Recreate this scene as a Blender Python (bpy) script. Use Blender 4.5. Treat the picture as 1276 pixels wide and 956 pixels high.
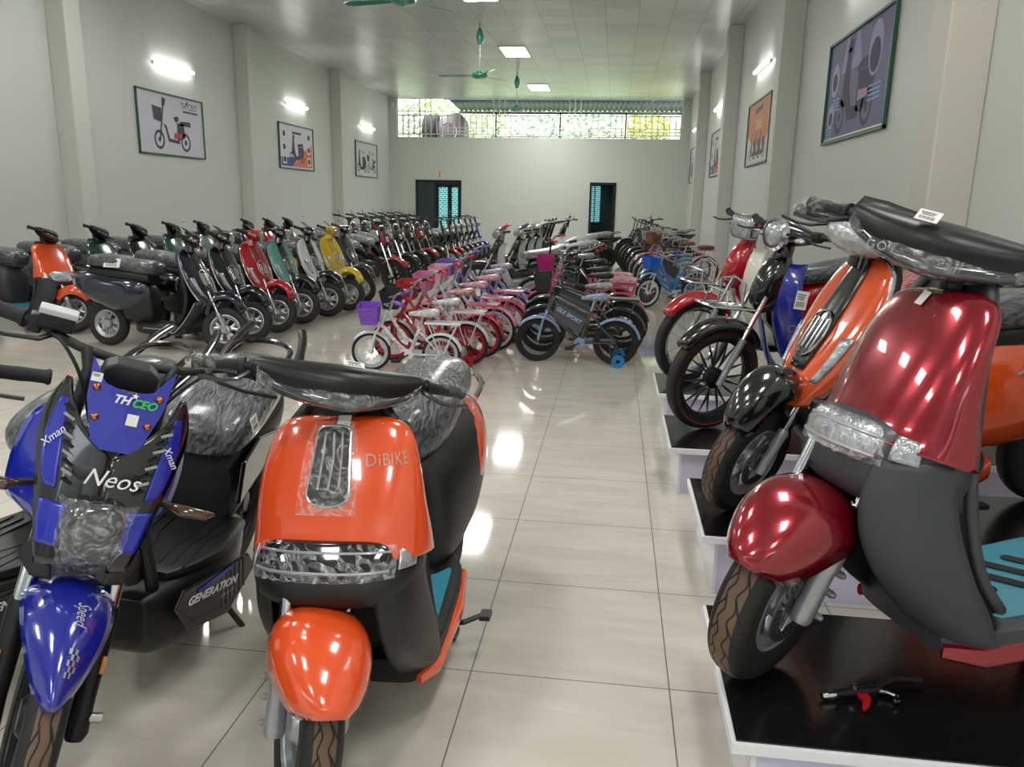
import bpy, bmesh, math, random
from mathutils import Vector, Matrix
R_ = math.radians; PI = math.pi; sin, cos = math.sin, math.cos
for o in list(bpy.data.objects): bpy.data.objects.remove(o, do_unlink=True)
SC = bpy.context.scene; COL = SC.collection
random.seed(7)
# ------------------------------------------------------------------ camera
pitch, yaw, roll, F = 0.22684, 0.124864, 0.0191543, 977.9
fwd = Vector((-sin(yaw)*cos(pitch), cos(yaw)*cos(pitch), -sin(pitch)))
r0 = Vector((cos(yaw), sin(yaw), 0)); u0 = r0.cross(fwd)
rt = r0*cos(roll)+u0*sin(roll); upv = -r0*sin(roll)+u0*cos(roll)
cd = bpy.data.cameras.new('camera'); cam = bpy.data.objects.new('camera', cd); COL.objects.link(cam)
m = Matrix((rt, upv, -fwd)).transposed().to_4x4(); m.translation = (0, 0, 1.409)
cam.matrix_world = m
cd.sensor_width = 36; cd.lens = F/1276*36; cd.clip_start = .05; cd.clip_end = 200
SC.camera = cam
# ------------------------------------------------------------------ world, exposure
w = bpy.data.worlds.new('sky'); SC.world = w; w.use_nodes = True
bg = w.node_tree.nodes['Background']; bg.inputs[0].default_value = (.86, .93, 1, 1); bg.inputs[1].default_value = 2.0
PANEL_E, NEAR_E, TUBE_E = 25.0, 9.5, 10.0
vs = SC.view_settings
vs.view_transform = 'Standard'; vs.look = 'None'; vs.gamma = 1; vs.use_curve_mapping = False; vs.exposure = 1.45
# ------------------------------------------------------------------ materials
def srgb(h):
    h = h.lstrip('#'); c = [int(h[i:i+2], 16)/255 for i in (0, 2, 4)]
    return tuple((x/12.92 if x <= .04045 else ((x+.055)/1.055)**2.4) for x in c)
MATS = {}
def mat(name, col, rough=.5, metal=0, coat=0, noise=0, nscale=20, bump=0, bscale=60, emit=0, alpha=1, spec=.5, trans=0, col2=None, sheen=0):
    if name in MATS: return MATS[name]
    if isinstance(col, str): col = srgb(col)
    m = bpy.data.materials.new(name); m.use_nodes = True; nt = m.node_tree; b = nt.nodes['Principled BSDF']
    I = b.inputs
    I['Base Color'].default_value = (*col, 1); I['Roughness'].default_value = rough; I['Metallic'].default_value = metal
    I['Coat Weight'].default_value = coat; I['Coat Roughness'].default_value = .04
    I['Specular IOR Level'].default_value = spec; I['Transmission Weight'].default_value = trans; I['Alpha'].default_value = alpha
    if emit: I['Emission Color'].default_value = (*col, 1); I['Emission Strength'].default_value = emit
    tc = nt.nodes.new('ShaderNodeTexCoord')
    n = nt.nodes.new('ShaderNodeTexNoise'); n.inputs['Scale'].default_value = nscale; n.inputs['Detail'].default_value = 4
    nt.links.new(tc.outputs['Object'], n.inputs['Vector'])
    mx = nt.nodes.new('ShaderNodeMix'); mx.data_type = 'RGBA'
    c2 = srgb(col2) if isinstance(col2, str) else (col2 or tuple(x*(1-max(noise, .04)) for x in col))
    mx.inputs[6].default_value = (*col, 1); mx.inputs[7].default_value = (*c2, 1)
    nt.links.new(n.outputs['Fac'], mx.inputs[0]); nt.links.new(mx.outputs[2], I['Base Color'])
    if bump:
        n2 = nt.nodes.new('ShaderNodeTexNoise'); n2.inputs['Scale'].default_value = bscale; n2.inputs['Detail'].default_value = 3
        nt.links.new(tc.outputs['Object'], n2.inputs['Vector'])
        bp = nt.nodes.new('ShaderNodeBump'); bp.inputs['Strength'].default_value = bump; bp.inputs['Distance'].default_value = .01
        nt.links.new(n2.outputs['Fac'], bp.inputs['Height']); nt.links.new(bp.outputs['Normal'], I['Normal'])
    MATS[name] = m; return m
def paint(name, col, metal=0, rough=.18): return mat('paint_'+name, col, rough, metal, 1.0, bump=0)
BLK = mat('black_plastic', '#161617', .42, bump=.03, bscale=400)
BLKG = paint('gloss_black', '#0a0a0c')
GREY = mat('dark_grey_plastic', '#3a3b40', .5, bump=.04, bscale=500)
RUB = mat('rubber', '#19191a', .75, bump=.1, bscale=90)
RUBG = mat('grip_rubber', '#1c1c1d', .7, bump=.3, bscale=300)
CHR = mat('chrome', '#d4d6d8', .12, 1)
SIL = mat('silver_metal', '#b9bbbd', .32, 1)
SILP = mat('silver_paint', '#a6a8ab', .35, .6, .3)
DMET = mat('dark_metal', '#2a2a2c', .4, .7)
WHT = mat('white_plastic', '#dcdcd8', .35, 0, .3)
PAPER = mat('paper', '#e4e4e0', .7)
INK = mat('ink', '#202024', .7)
CLEAR = mat('clear_lens', '#d4d8dc', .08, .5, 1, noise=.6, nscale=45, bump=.5, bscale=60, col2='#5c6064')
AMB = mat('amber_lens', '#e08a2c', .15, 0, 1)
REDL = mat('red_lens', '#a01420', .15, 0, 1)
DARKIN = mat('dark_recess', '#08080a', .8)
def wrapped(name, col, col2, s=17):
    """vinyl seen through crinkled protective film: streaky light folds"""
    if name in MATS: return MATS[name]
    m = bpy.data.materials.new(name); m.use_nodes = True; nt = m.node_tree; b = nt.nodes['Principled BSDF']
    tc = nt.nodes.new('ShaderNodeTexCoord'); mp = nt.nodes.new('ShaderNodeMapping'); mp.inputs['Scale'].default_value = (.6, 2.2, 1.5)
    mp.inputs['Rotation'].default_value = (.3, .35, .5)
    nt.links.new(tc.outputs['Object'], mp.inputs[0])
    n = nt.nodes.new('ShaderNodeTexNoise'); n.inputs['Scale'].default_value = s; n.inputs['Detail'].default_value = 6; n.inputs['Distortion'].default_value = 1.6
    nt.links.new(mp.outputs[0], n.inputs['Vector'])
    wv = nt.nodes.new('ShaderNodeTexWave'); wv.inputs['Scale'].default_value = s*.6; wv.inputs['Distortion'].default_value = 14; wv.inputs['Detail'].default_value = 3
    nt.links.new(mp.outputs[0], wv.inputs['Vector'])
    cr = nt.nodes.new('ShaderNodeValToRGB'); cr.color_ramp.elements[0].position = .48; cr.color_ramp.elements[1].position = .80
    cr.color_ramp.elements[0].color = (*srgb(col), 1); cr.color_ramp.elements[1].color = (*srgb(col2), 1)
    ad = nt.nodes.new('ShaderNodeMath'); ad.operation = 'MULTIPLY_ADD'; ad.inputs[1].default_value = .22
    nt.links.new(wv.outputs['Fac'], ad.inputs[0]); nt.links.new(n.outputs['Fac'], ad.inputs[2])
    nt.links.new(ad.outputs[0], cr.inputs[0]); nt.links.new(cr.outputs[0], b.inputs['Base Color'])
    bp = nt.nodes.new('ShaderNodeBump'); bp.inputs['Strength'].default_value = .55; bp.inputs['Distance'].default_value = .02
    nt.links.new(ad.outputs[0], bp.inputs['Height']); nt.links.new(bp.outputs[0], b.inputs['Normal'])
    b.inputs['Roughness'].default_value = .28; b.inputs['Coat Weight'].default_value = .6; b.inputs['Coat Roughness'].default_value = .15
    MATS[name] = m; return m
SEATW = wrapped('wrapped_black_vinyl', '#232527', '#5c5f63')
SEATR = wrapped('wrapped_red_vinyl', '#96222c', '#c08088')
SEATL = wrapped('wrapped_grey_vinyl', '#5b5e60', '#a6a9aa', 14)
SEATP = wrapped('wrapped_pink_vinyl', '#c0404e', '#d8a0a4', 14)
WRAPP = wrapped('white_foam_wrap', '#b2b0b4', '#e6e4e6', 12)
def film(name, a=.30):
    m = bpy.data.materials.new(name); m.use_nodes = True; nt = m.node_tree; b = nt.nodes['Principled BSDF']
    b.inputs['Base Color'].default_value = (.9, .91, .92, 1); b.inputs['Roughness'].default_value = .12; b.inputs['Coat Weight'].default_value = 1
    tc = nt.nodes.new('ShaderNodeTexCoord'); n = nt.nodes.new('ShaderNodeTexNoise'); n.inputs['Scale'].default_value = 26; n.inputs['Detail'].default_value = 5; n.inputs['Distortion'].default_value = 2.5
    nt.links.new(tc.outputs['Object'], n.inputs['Vector'])
    cr = nt.nodes.new('ShaderNodeValToRGB'); cr.color_ramp.elements[0].position = .45; cr.color_ramp.elements[1].position = .72
    cr.color_ramp.elements[0].color = (a*.35,)*3+(1,); cr.color_ramp.elements[1].color = (min(1, a*2.4),)*3+(1,)
    nt.links.new(n.outputs['Fac'], cr.inputs[0]); nt.links.new(cr.outputs[0], b.inputs['Alpha'])
    bp = nt.nodes.new('ShaderNodeBump'); bp.inputs['Strength'].default_value = .8; bp.inputs['Distance'].default_value = .01
    nt.links.new(n.outputs['Fac'], bp.inputs['Height']); nt.links.new(bp.outputs[0], b.inputs['Normal'])
    return m
FILM = film('clear_plastic_film', .17)
FILM2 = film('thin_plastic_film', .12)
def tread_mat(name, rubcol, stain, amount):
    """tyre: grooves from UV (u along the tread, v across), brown transport dust on the running band"""
    m = bpy.data.materials.new(name); m.use_nodes = True; nt = m.node_tree; b = nt.nodes['Principled BSDF']; L = nt.links.new
    uv = nt.nodes.new('ShaderNodeUVMap'); uv.uv_map = 'UVMap'
    sp = nt.nodes.new('ShaderNodeSeparateXYZ'); L(uv.outputs[0], sp.inputs[0])
    def mth(op, a, bb=None, cc=None):
        n = nt.nodes.new('ShaderNodeMath'); n.operation = op
        for i, x in enumerate((a, bb, cc)):
            if x is None: continue
            if isinstance(x, (int, float)): n.inputs[i].default_value = x
            else: L(x, n.inputs[i])
        return n.outputs[0]
    v = sp.outputs[1]; u = sp.outputs[0]
    av = mth('ABSOLUTE', mth('SUBTRACT', v, .5))                    # 0 centre .. .5 bead
    nz = nt.nodes.new('ShaderNodeTexNoise'); nz.inputs['Scale'].default_value = 14; L(uv.outputs[0], nz.inputs['Vector'])
    swoop = mth('MULTIPLY_ADD', mth('POWER', av, .75), 4.2, mth('MULTIPLY', u, 22))
    fr = mth('ABSOLUTE', mth('SUBTRACT', mth('FRACT', swoop), .5))
    g1 = mth('MULTIPLY', mth('LESS_THAN', fr, .085), mth('MULTIPLY', mth('GREATER_THAN', av, .045), mth('LESS_THAN', av, .27)))
    zig = mth('ADD', v, mth('MULTIPLY', mth('SINE', mth('MULTIPLY', u, 138.23)), .018))
    g2 = mth('LESS_THAN', mth('ABSOLUTE', mth('SUBTRACT', mth('ABSOLUTE', mth('SUBTRACT', zig, .5)), .05)), .009)
    g = mth('MAXIMUM', g1, g2)
    band = mth('MULTIPLY', mth('LESS_THAN', av, .115), mth('SUBTRACT', 1.0, g))
    cr = nt.nodes.new('ShaderNodeMix'); cr.data_type = 'RGBA'; cr.inputs[6].default_value = (*srgb(rubcol), 1); cr.inputs[7].default_value = (*srgb(stain), 1)
    L(mth('MULTIPLY', band, mth('MULTIPLY_ADD', nz.outputs['Fac'], .5, amount)), cr.inputs[0])
    dk = nt.nodes.new('ShaderNodeMix'); dk.data_type = 'RGBA'; L(g, dk.inputs[0]); L(cr.outputs[2], dk.inputs[6]); dk.inputs[7].default_value = (.004, .004, .004, 1)
    L(dk.outputs[2], b.inputs['Base Color'])
    bp = nt.nodes.new('ShaderNodeBump'); bp.invert = True; bp.inputs['Strength'].default_value = 1; bp.inputs['Distance'].default_value = .006
    L(g, bp.inputs['Height']); L(bp.outputs[0], b.inputs['Normal']); b.inputs['Roughness'].default_value = .62
    return m
TREADB = tread_mat('tyre_brown_band', '#1b1b1c', '#6d5543', .62)
TREADF = tread_mat('tyre_faint_band', '#1c1c1d', '#4a3f38', .3)
TREADD = tread_mat('tyre_dark', '#1a1a1b', '#2b2826', .2)
# ------------------------------------------------------------------ geometry
def cat(ks, t):
    """Catmull-Rom through list of tuples, t 0..1"""
    n = len(ks)-1; x = min(max(t, 0), 1)*n; i = min(int(x), n-1); f = x-i
    p1, p2 = ks[i], ks[i+1]; p0 = ks[i-1] if i > 0 else [2*a-b for a, b in zip(p1, p2)]; p3 = ks[i+2] if i+2 <= n else [2*a-b for a, b in zip(p2, p1)]
    return [.5*(2*b+(c-a)*f+(2*a-5*b+4*c-d)*f*f+(3*b-a-3*c+d)*f**3) for a, b, c, d in zip(p0, p1, p2, p3)]
def spline(pts, n=24): return [Vector(cat(pts, i/n)) for i in range(n+1)]
class G:
    def __init__(s, xf=None): s.v = []; s.f = []; s.m = []; s.uv = []; s.xf = xf; s.mi = 0
    def add(s, vs, fs, uv=None):
        o = len(s.v); s.v += [Vector(p) for p in vs]; s.f += [tuple(i+o for i in f) for f in fs]; s.m += [s.mi]*len(fs)
        s.uv += (uv if uv else [(0, 0)]*len(vs)); return s
    def box(s, c, d, rot=None, tap=1.0):
        vs = []
        for z in (-1, 1):
            k = tap if z > 0 else 1
            for x, y in ((-1, -1), (1, -1), (1, 1), (-1, 1)): vs.append(Vector((x*d[0]/2*k, y*d[1]/2*k, z*d[2]/2)))
        if rot: 
            M = Matrix.Rotation(rot[2], 3, 'Z') @ Matrix.Rotation(rot[1], 3, 'Y') @ Matrix.Rotation(rot[0], 3, 'X'); vs = [M@v for v in vs]
        return s.add([v+Vector(c) for v in vs], [(3, 2, 1, 0), (4, 5, 6, 7), (0, 1, 5, 4), (1, 2, 6, 5), (2, 3, 7, 6), (3, 0, 4, 7)])
    def loft(s, rings, cap=True, closed=True):
        n = len(rings[0]); o = len(s.v); vs = [p for r in rings for p in r]; fs = []
        for i in range(len(rings)-1):
            for j in range(n if closed else n-1):
                a, b = i*n+j, i*n+(j+1) % n; fs.append((a, b, b+n, a+n))
        if cap and closed: fs.append(tuple(range(n-1, -1, -1))); fs.append(tuple(range((len(rings)-1)*n, len(rings)*n)))
        return s.add(vs, fs)
    def tube(s, pts, r, n=8, flat=1.0):
        pts = [Vector(p) for p in pts]; rings = []; up = Vector((0, 0, 1)); prev = None
        for i, p in enumerate(pts):
            t = (pts[min(i+1, len(pts)-1)]-pts[max(i-1, 0)]).normalized()
            if prev is None:
                a = t.orthogonal().normalized() if abs(t.z) > .95 else t.cross(up).normalized()
            else:
                a = (prev-t*prev.dot(t)); a = a.normalized() if a.length > 1e-6 else t.orthogonal().normalized()
            prev = a; b = t.cross(a); rr = r[i] if isinstance(r, (list, tuple)) else r
            rings.append([p+a*cos(2*PI*k/n)*rr+b*sin(2*PI*k/n)*rr*flat for k in range(n)])
        return s.loft(rings)
    def cyl(s, a, b, r, n=12, r2=None): return s.tube([a, b], [r, r if r2 is None else r2], n)
    def lathe(s, prof, c=(0, 0, 0), axis='y', n=32, closed=False, uv=False):
        """prof: (radius, offset along axis)"""
        vs = []; fs = []; uvs = []; k = len(prof); nn = n+1 if uv else n
        for i in range(nn):
            a = 2*PI*i/n
            for j, (r, h) in enumerate(prof):
                if axis == 'y': p = (c[0]+r*cos(a), c[1]+h, c[2]+r*sin(a))
                elif axis == 'z': p = (c[0]+r*cos(a), c[1]+r*sin(a), c[2]+h)
                else: p = (c[0]+h, c[1]+r*cos(a), c[2]+r*sin(a))
                vs.append(p); uvs.append((i/n, j/(k-1)))
        for i in range(n):
            i2 = i+1 if uv else (i+1) % n
            for j in range(k if closed else k-1):
                j2 = (j+1) % k; fs.append((i*k+j, i*k+j2, i2*k+j2, i2*k+j))
        return s.add(vs, fs, uvs)
    def ell(s, c, r, n=16, m=10, rot=None):
        prof = []; vs = []; fs = []
        M = (Matrix.Rotation(rot[2], 3, 'Z') @ Matrix.Rotation(rot[1], 3, 'Y') @ Matrix.Rotation(rot[0], 3, 'X')) if rot else Matrix.Identity(3)
        for i in range(m+1):
            t = PI*i/m
            for j in range(n):
                a = 2*PI*j/n; vs.append(Vector(c)+M@Vector((r[0]*sin(t)*cos(a), r[1]*sin(t)*sin(a), r[2]*cos(t))))
        for i in range(m):
            for j in range(n): fs.append((i*n+j, (i+1)*n+j, (i+1)*n+(j+1) % n, i*n+(j+1) % n))
        return s.add(vs, fs)
    def prism(s, pts, y0, y1, plane='xz', tap=None):
        """outline extruded from y0 to y1; tap scales the far face about its centroid"""
        def P(a, b, h): return {'xz': (a, h, b), 'xy': (a, b, h), 'yz': (h, a, b)}[plane]
        n = len(pts); vs = [P(a, b, y0) for a, b in pts]
        if tap:
            ca = sum(p[0] for p in pts)/n; cb = sum(p[1] for p in pts)/n
            vs += [P(ca+(a-ca)*tap, cb+(b-cb)*tap, y1) for a, b in pts]
        else: vs += [P(a, b, y1) for a, b in pts]
        fs = [tuple(range(n-1, -1, -1)), tuple(range(n, 2*n))]+[(i, (i+1) % n, n+(i+1) % n, n+i) for i in range(n)]
        return s.add(vs, fs)
    def grid(s, fn, nu=16, nv=16, u0=0, u1=1, v0=0, v1=1, mfn=None):
        vs = [fn(u0+(u1-u0)*i/nu, v0+(v1-v0)*j/nv) for i in range(nu+1) for j in range(nv+1)]; fs = []
        for i in range(nu):
            for j in range(nv):
                a = i*(nv+1)+j; fs.append((a, a+1, a+nv+2, a+nv+1))
        return s.add(vs, fs, [(i/nu, j/nv) for i in range(nu+1) for j in range(nv+1)])
    def obj(s, name, mats, parent=None, smooth=True, ang=38, sol=0, off=0, bev=0, sub=0, label=None):
        me = bpy.data.meshes.new(name); vs = s.v if s.xf is None else [s.xf@p for p in s.v]
        me.from_pydata([tuple(p) for p in vs], [], s.f)
        if not isinstance(mats, (list, tuple)): mats = [mats]
        for m_ in mats: me.materials.append(m_)
        me.polygons.foreach_set('material_index', s.m)
        ul = me.uv_layers.new(name='UVMap'); buf = []
        for l in me.loops: buf += s.uv[l.vertex_index]
        ul.data.foreach_set('uv', buf)
        me.validate(); bm = bmesh.new(); bm.from_mesh(me); bmesh.ops.recalc_face_normals(bm, faces=bm.faces); bm.to_mesh(me); bm.free()
        if smooth: me.shade_smooth(); me.set_sharp_from_angle(angle=R_(ang))
        o = bpy.data.objects.new(name, me); COL.objects.link(o)
        if parent: o.parent = parent
        if bev: b = o.modifiers.new('bevel', 'BEVEL'); b.width = bev; b.segments = 2; b.limit_method = 'ANGLE'; b.angle_limit = R_(40)
        if sol: t = o.modifiers.new('thickness', 'SOLIDIFY'); t.thickness = sol; t.offset = off
        if sub: u = o.modifiers.new('smooth', 'SUBSURF'); u.levels = sub; u.render_levels = sub
        if label: o['label'] = label
        return o
def ring(c, hw, hh, p=2.4, n=20, ax='x', tilt=0):
    """superellipse ring perpendicular to ax"""
    out = []
    for k in range(n):
        a = 2*PI*k/n; ca, sa = cos(a), sin(a)
        A = hw*math.copysign(abs(ca)**(2/p), ca); B = hh*math.copysign(abs(sa)**(2/p), sa)
        if ax == 'x': out.append(Vector((c[0]+B*sin(tilt), c[1]+A, c[2]+B*cos(tilt))))
        elif ax == 'y': out.append(Vector((c[0]+A, c[1], c[2]+B)))
        else: out.append(Vector((c[0]+A, c[1]+B, c[2])))
    return out
def body(g, secs, p=2.4, n=20, k=16, ax='x'):
    """secs: (x, zc, hw, hh) along x, smoothly interpolated. ax y: (y, x, z, hx, hz)"""
    rs = []
    for i in range(k+1):
        q = cat(secs, i/k)
        if ax == 'x': rs.append(ring((q[0], 0, q[1]), max(q[2], .002), max(q[3], .002), p, n, 'x'))
        else: rs.append(ring((q[1], q[0], q[2]), max(q[3], .002), max(q[4], .002), p, n, 'y'))
    return g.loft(rs)
def text(body_, size, mtl, parent, name, M, ext=.0006, font_shear=0, align='CENTER', fn=None, space=1.0, bold=0):
    c = bpy.data.curves.new(name, 'FONT'); c.body = body_; c.size = size; c.extrude = ext; c.align_x = align; c.align_y = 'CENTER'; c.shear = font_shear
    c.space_character = space; c.offset = bold; c.resolution_u = 3
    t = bpy.data.objects.new(name, c); COL.objects.link(t); bpy.context.view_layer.update()
    me = bpy.data.meshes.new_from_object(t.evaluated_get(bpy.context.evaluated_depsgraph_get())); bpy.data.objects.remove(t)
    me.name = name; me.materials.clear(); me.materials.append(mtl)
    if fn:
        bm = bmesh.new(); bm.from_mesh(me); bmesh.ops.triangulate(bm, faces=bm.faces); 
        for v in bm.verts: v.co = fn(v.co)
        bm.to_mesh(me); bm.free()
    else: me.transform(M)
    o = bpy.data.objects.new(name, me); COL.objects.link(o)
    if parent: o.parent = parent
    return o
def frame_M(o, x, y):
    """matrix taking text x,y to world dirs x,y at o"""
    x = Vector(x).normalized(); y = Vector(y).normalized(); z = x.cross(y).normalized(); y = z.cross(x)
    M = Matrix((x, y, z)).transposed().to_4x4(); M.translation = Vector(o); return M
def thing(name, label, category, group=None):
    o = bpy.data.objects.new(name, None); COL.objects.link(o); o.empty_display_size = .1
    o['label'] = label; o['category'] = category
    if group: o['group'] = group
    return o
def tag(o, label, category, group=None):
    o['label'] = label; o['category'] = category
    if group: o['group'] = group
    return o
def place(o, x, y, rot, lean=0, z=0, scale=1):
    o.location = (x, y, z); o.rotation_euler = (R_(lean), 0, R_(rot)); o.scale = (scale,)*3; return o
def dup(root, swap=None, skip=()):
    def cp(o, par):
        c = o.copy(); COL.objects.link(c)
        if par: c.parent = par
        for i, sl in enumerate(c.material_slots):
            mm = sl.material
            if swap and mm and mm.name in swap: sl.link = 'OBJECT'; sl.material = swap[mm.name]
        for ch in o.children:
            if ch.name.split('.')[0] not in skip: cp(ch, c)
        return c
    return cp(root, None)
def struct(o): o['kind'] = 'structure'; return o
# ------------------------------------------------------------------ room
LW, RW, BY, FY, CH = -7.75, 2.25, 27.0, -5.0, 4.77
def node_mat(name): 
    m = bpy.data.materials.new(name); m.use_nodes = True; nt = m.node_tree; return m, nt, nt.nodes['Principled BSDF'], nt.links.new
def grid_line(nt, L, axis_out, period, off, width):
    def mth(op, a, b=None):
        n = nt.nodes.new('ShaderNodeMath'); n.operation = op
        for i, x in enumerate((a, b)):
            if x is None: continue
            if isinstance(x, (int, float)): n.inputs[i].default_value = x
            else: L(x, n.inputs[i])
        return n.outputs[0]
    q = mth('FRACT', mth('DIVIDE', mth('ADD', axis_out, off), period))
    return mth('GREATER_THAN', mth('ABSOLUTE', mth('SUBTRACT', q, .5)), .5-width/period/2), mth
# floor: polished porcelain tiles, 0.6 m
m, nt, b, L = node_mat('polished_porcelain_tiles')
tc = nt.nodes.new('ShaderNodeTexCoord'); sp = nt.nodes.new('ShaderNodeSeparateXYZ'); L(tc.outputs['Object'], sp.inputs[0])
lx, mth = grid_line(nt, L, sp.outputs[0], .6, .376+6, .004); ly, _ = grid_line(nt, L, sp.outputs[1], .6, -4.526+12, .004)
ln = mth('MAXIMUM', lx, ly)
mp = nt.nodes.new('ShaderNodeMapping'); mp.inputs['Scale'].default_value = (1, 4, 1); mp.inputs['Rotation'].default_value = (0, 0, .9); L(tc.outputs['Object'], mp.inputs[0])
n1 = nt.nodes.new('ShaderNodeTexNoise'); n1.inputs['Scale'].default_value = 2.2; n1.inputs['Detail'].default_value = 6; n1.inputs['Distortion'].default_value = 1; L(mp.outputs[0], n1.inputs['Vector'])
cr = nt.nodes.new('ShaderNodeValToRGB'); cr.color_ramp.elements[0].position = .3; cr.color_ramp.elements[1].position = .75
cr.color_ramp.elements[0].color = (*srgb('#bfb9ad'), 1); cr.color_ramp.elements[1].color = (*srgb('#cfcabf'), 1); L(n1.outputs['Fac'], cr.inputs[0])
mx = nt.nodes.new('ShaderNodeMix'); mx.data_type = 'RGBA'; L(ln, mx.inputs[0]); L(cr.outputs[0], mx.inputs[6]); mx.inputs[7].default_value = (.10, .095, .085, 1)
L(mx.outputs[2], b.inputs['Base Color']); b.inputs['Roughness'].default_value = .07; b.inputs['Specular IOR Level'].default_value = .62
L(mth('MULTIPLY_ADD', ln, .5), b.inputs['Roughness'])
nt.nodes[-1].inputs[2].default_value = .06
FLOORM = m
g = G(); g.box(((LW+RW)/2, (BY+FY)/2, -.05), (RW-LW+.6, BY-FY+.4, .1)); struct(g.obj('floor', FLOORM, smooth=False))
# ceiling: perforated panels in a 0.6 m grid
m, nt, b, L = node_mat('ceiling_panels')
tc = nt.nodes.new('ShaderNodeTexCoord'); sp = nt.nodes.new('ShaderNodeSeparateXYZ'); L(tc.outputs['Object'], sp.inputs[0])
lx, mth = grid_line(nt, L, sp.outputs[0], .6, 2.755+12, .02); ly, _ = grid_line(nt, L, sp.outputs[1], .6, -.05, .016)
ln = mth('MAXIMUM', lx, ly)
fx, _ = grid_line(nt, L, sp.outputs[0], .05, 30, .016); fy, _ = grid_line(nt, L, sp.outputs[1], .05, 30, .016)
dots = mth('MULTIPLY', fx, fy)
wn = nt.nodes.new('ShaderNodeTexWhiteNoise'); wn.noise_dimensions = '2D'
cb = nt.nodes.new('ShaderNodeCombineXYZ'); L(mth('FLOOR', mth('DIVIDE', mth('ADD', sp.outputs[0], 14.755), .6)), cb.inputs[0]); L(mth('FLOOR', mth('DIVIDE', mth('ADD', sp.outputs[1], -.05), .6)), cb.inputs[1]); L(cb.outputs[0], wn.inputs['Vector'])
mx0 = nt.nodes.new('ShaderNodeMix'); mx0.data_type = 'RGBA'; L(wn.outputs['Value'], mx0.inputs[0]); mx0.inputs[6].default_value = (*srgb('#c3c6c2'), 1); mx0.inputs[7].default_value = (*srgb('#b3b7b4'), 1)
mx1 = nt.nodes.new('ShaderNodeMix'); mx1.data_type = 'RGBA'; L(mth('MULTIPLY', dots, .4), mx1.inputs[0]); L(mx0.outputs[2], mx1.inputs[6]); mx1.inputs[7].default_value = (.2, .2, .2, 1)
mx = nt.nodes.new('ShaderNodeMix'); mx.data_type = 'RGBA'; L(mth('MULTIPLY', ln, .75), mx.inputs[0]); L(mx1.outputs[2], mx.inputs[6]); mx.inputs[7].default_value = (*srgb('#8d908d'), 1)
L(mx.outputs[2], b.inputs['Base Color']); b.inputs['Roughness'].default_value = .32
g = G(); g.box(((LW+RW)/2, (BY+FY)/2, CH+.05), (RW-LW+.6, BY-FY+.4, .1)); struct(g.obj('ceiling', m, smooth=False))
WALL = mat('wall_paint', '#c7cbc4', .45, noise=.03, nscale=1.2, bump=.02, bscale=8)
WALLB = mat('wall_paint_rear', '#c4c9c1', .45, noise=.03, nscale=1.2)
PILM = mat('pillar_paint', '#c8c8c1', .5, noise=.03, nscale=1.5)
PILI = mat('pillar_shade_tint', '#c4bfb6', .5, noise=.03, nscale=1.5)  # brown shade tone of the nearest pillar, put into its colour
g = G(); g.box((LW-.1, (BY+FY)/2, CH/2), (.2, BY-FY, CH)); struct(g.obj('wall_left', WALL, smooth=False))
g = G(); g.box((RW+.1, (BY+FY)/2, CH/2), (.2, BY-FY, CH)); struct(g.obj('wall_right', WALL, smooth=False))
# back wall with two doorways and the high opening
g = G()
def wb(x0, x1, z0, z1): g.box(((x0+x1)/2, BY+.1, (z0+z1)/2), (x1-x0, .2, z1-z0))
wb(LW-.2, -6.83, 0, 3.5); wb(-6.83, -5.25, 2.1, 3.5); wb(-5.25, -.91, 0, 3.5); wb(-.91, -.04, 2.1, 3.5); wb(-.04, RW+.2, 0, 3.5)
wb(LW-.2, -7.48, 3.5, CH); wb(2.0, RW+.2, 3.5, CH)
struct(g.obj('wall_back', WALLB, smooth=False))
i = 0
for y in (5.5, 11.0, 16.4, 21.8):
    i += 1; g = G(); g.box((RW-.135, y+.17, CH/2), (.27, .34, CH)); struct(g.obj('trim_%d' % i, PILI if i == 1 else PILM, smooth=False, bev=.012))
for y in (5.0, 10.5, 15.95, 21.45):
    i += 1; g = G(); g.box((LW+.14, y+.17, CH/2), (.28, .34, CH)); struct(g.obj('trim_%d' % i, PILM, smooth=False, bev=.012))
# ---- high opening with white steel grille (one fixed grille)
GRM = mat('grille_white_paint', '#dfe1e0', .4)
wn_ = thing('window_1', '', ''); del wn_['label']; del wn_['category']; wn_['kind'] = 'structure'; wn_.location = (-2.74, BY+.06, 3.5)
def wl(g): 
    for v in g.v: v.x += 2.74; v.y -= BY+.06; v.z -= 3.5
    return g
g = G(); x0, x1 = -7.46, 1.98; Y = BY+.06
for z in (3.60, 4.20, 4.74): g.box(((x0+x1)/2, Y, z), (x1-x0, .03, .03))
for z in (3.70, 3.81): g.box((-1.9, Y, z), (x1-x0-1.5, .025, .025))
g.box(((x0+x1)/2, Y, 4.33), (x1-x0, .03, .02))
for xx in (x0, x1): g.box((xx, Y, 4.12), (.04, .04, 1.25))
wl(g).obj('window_frame', GRM, wn_, smooth=False)
bars = [x0+.27*k for k in range(1, 35)]
n_b = 0
for k in range(1, 49):
    xx = x0+(x1-x0)*k/49
    g = G(); tall = k % 13 in (4, 5, 6) 
    g.box((xx, Y, (3.5+4.74)/2 if tall else 3.9), (.03, .03, 1.24 if tall else .62)); wl(g).obj('bar', GRM, wn_, smooth=False)
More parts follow.
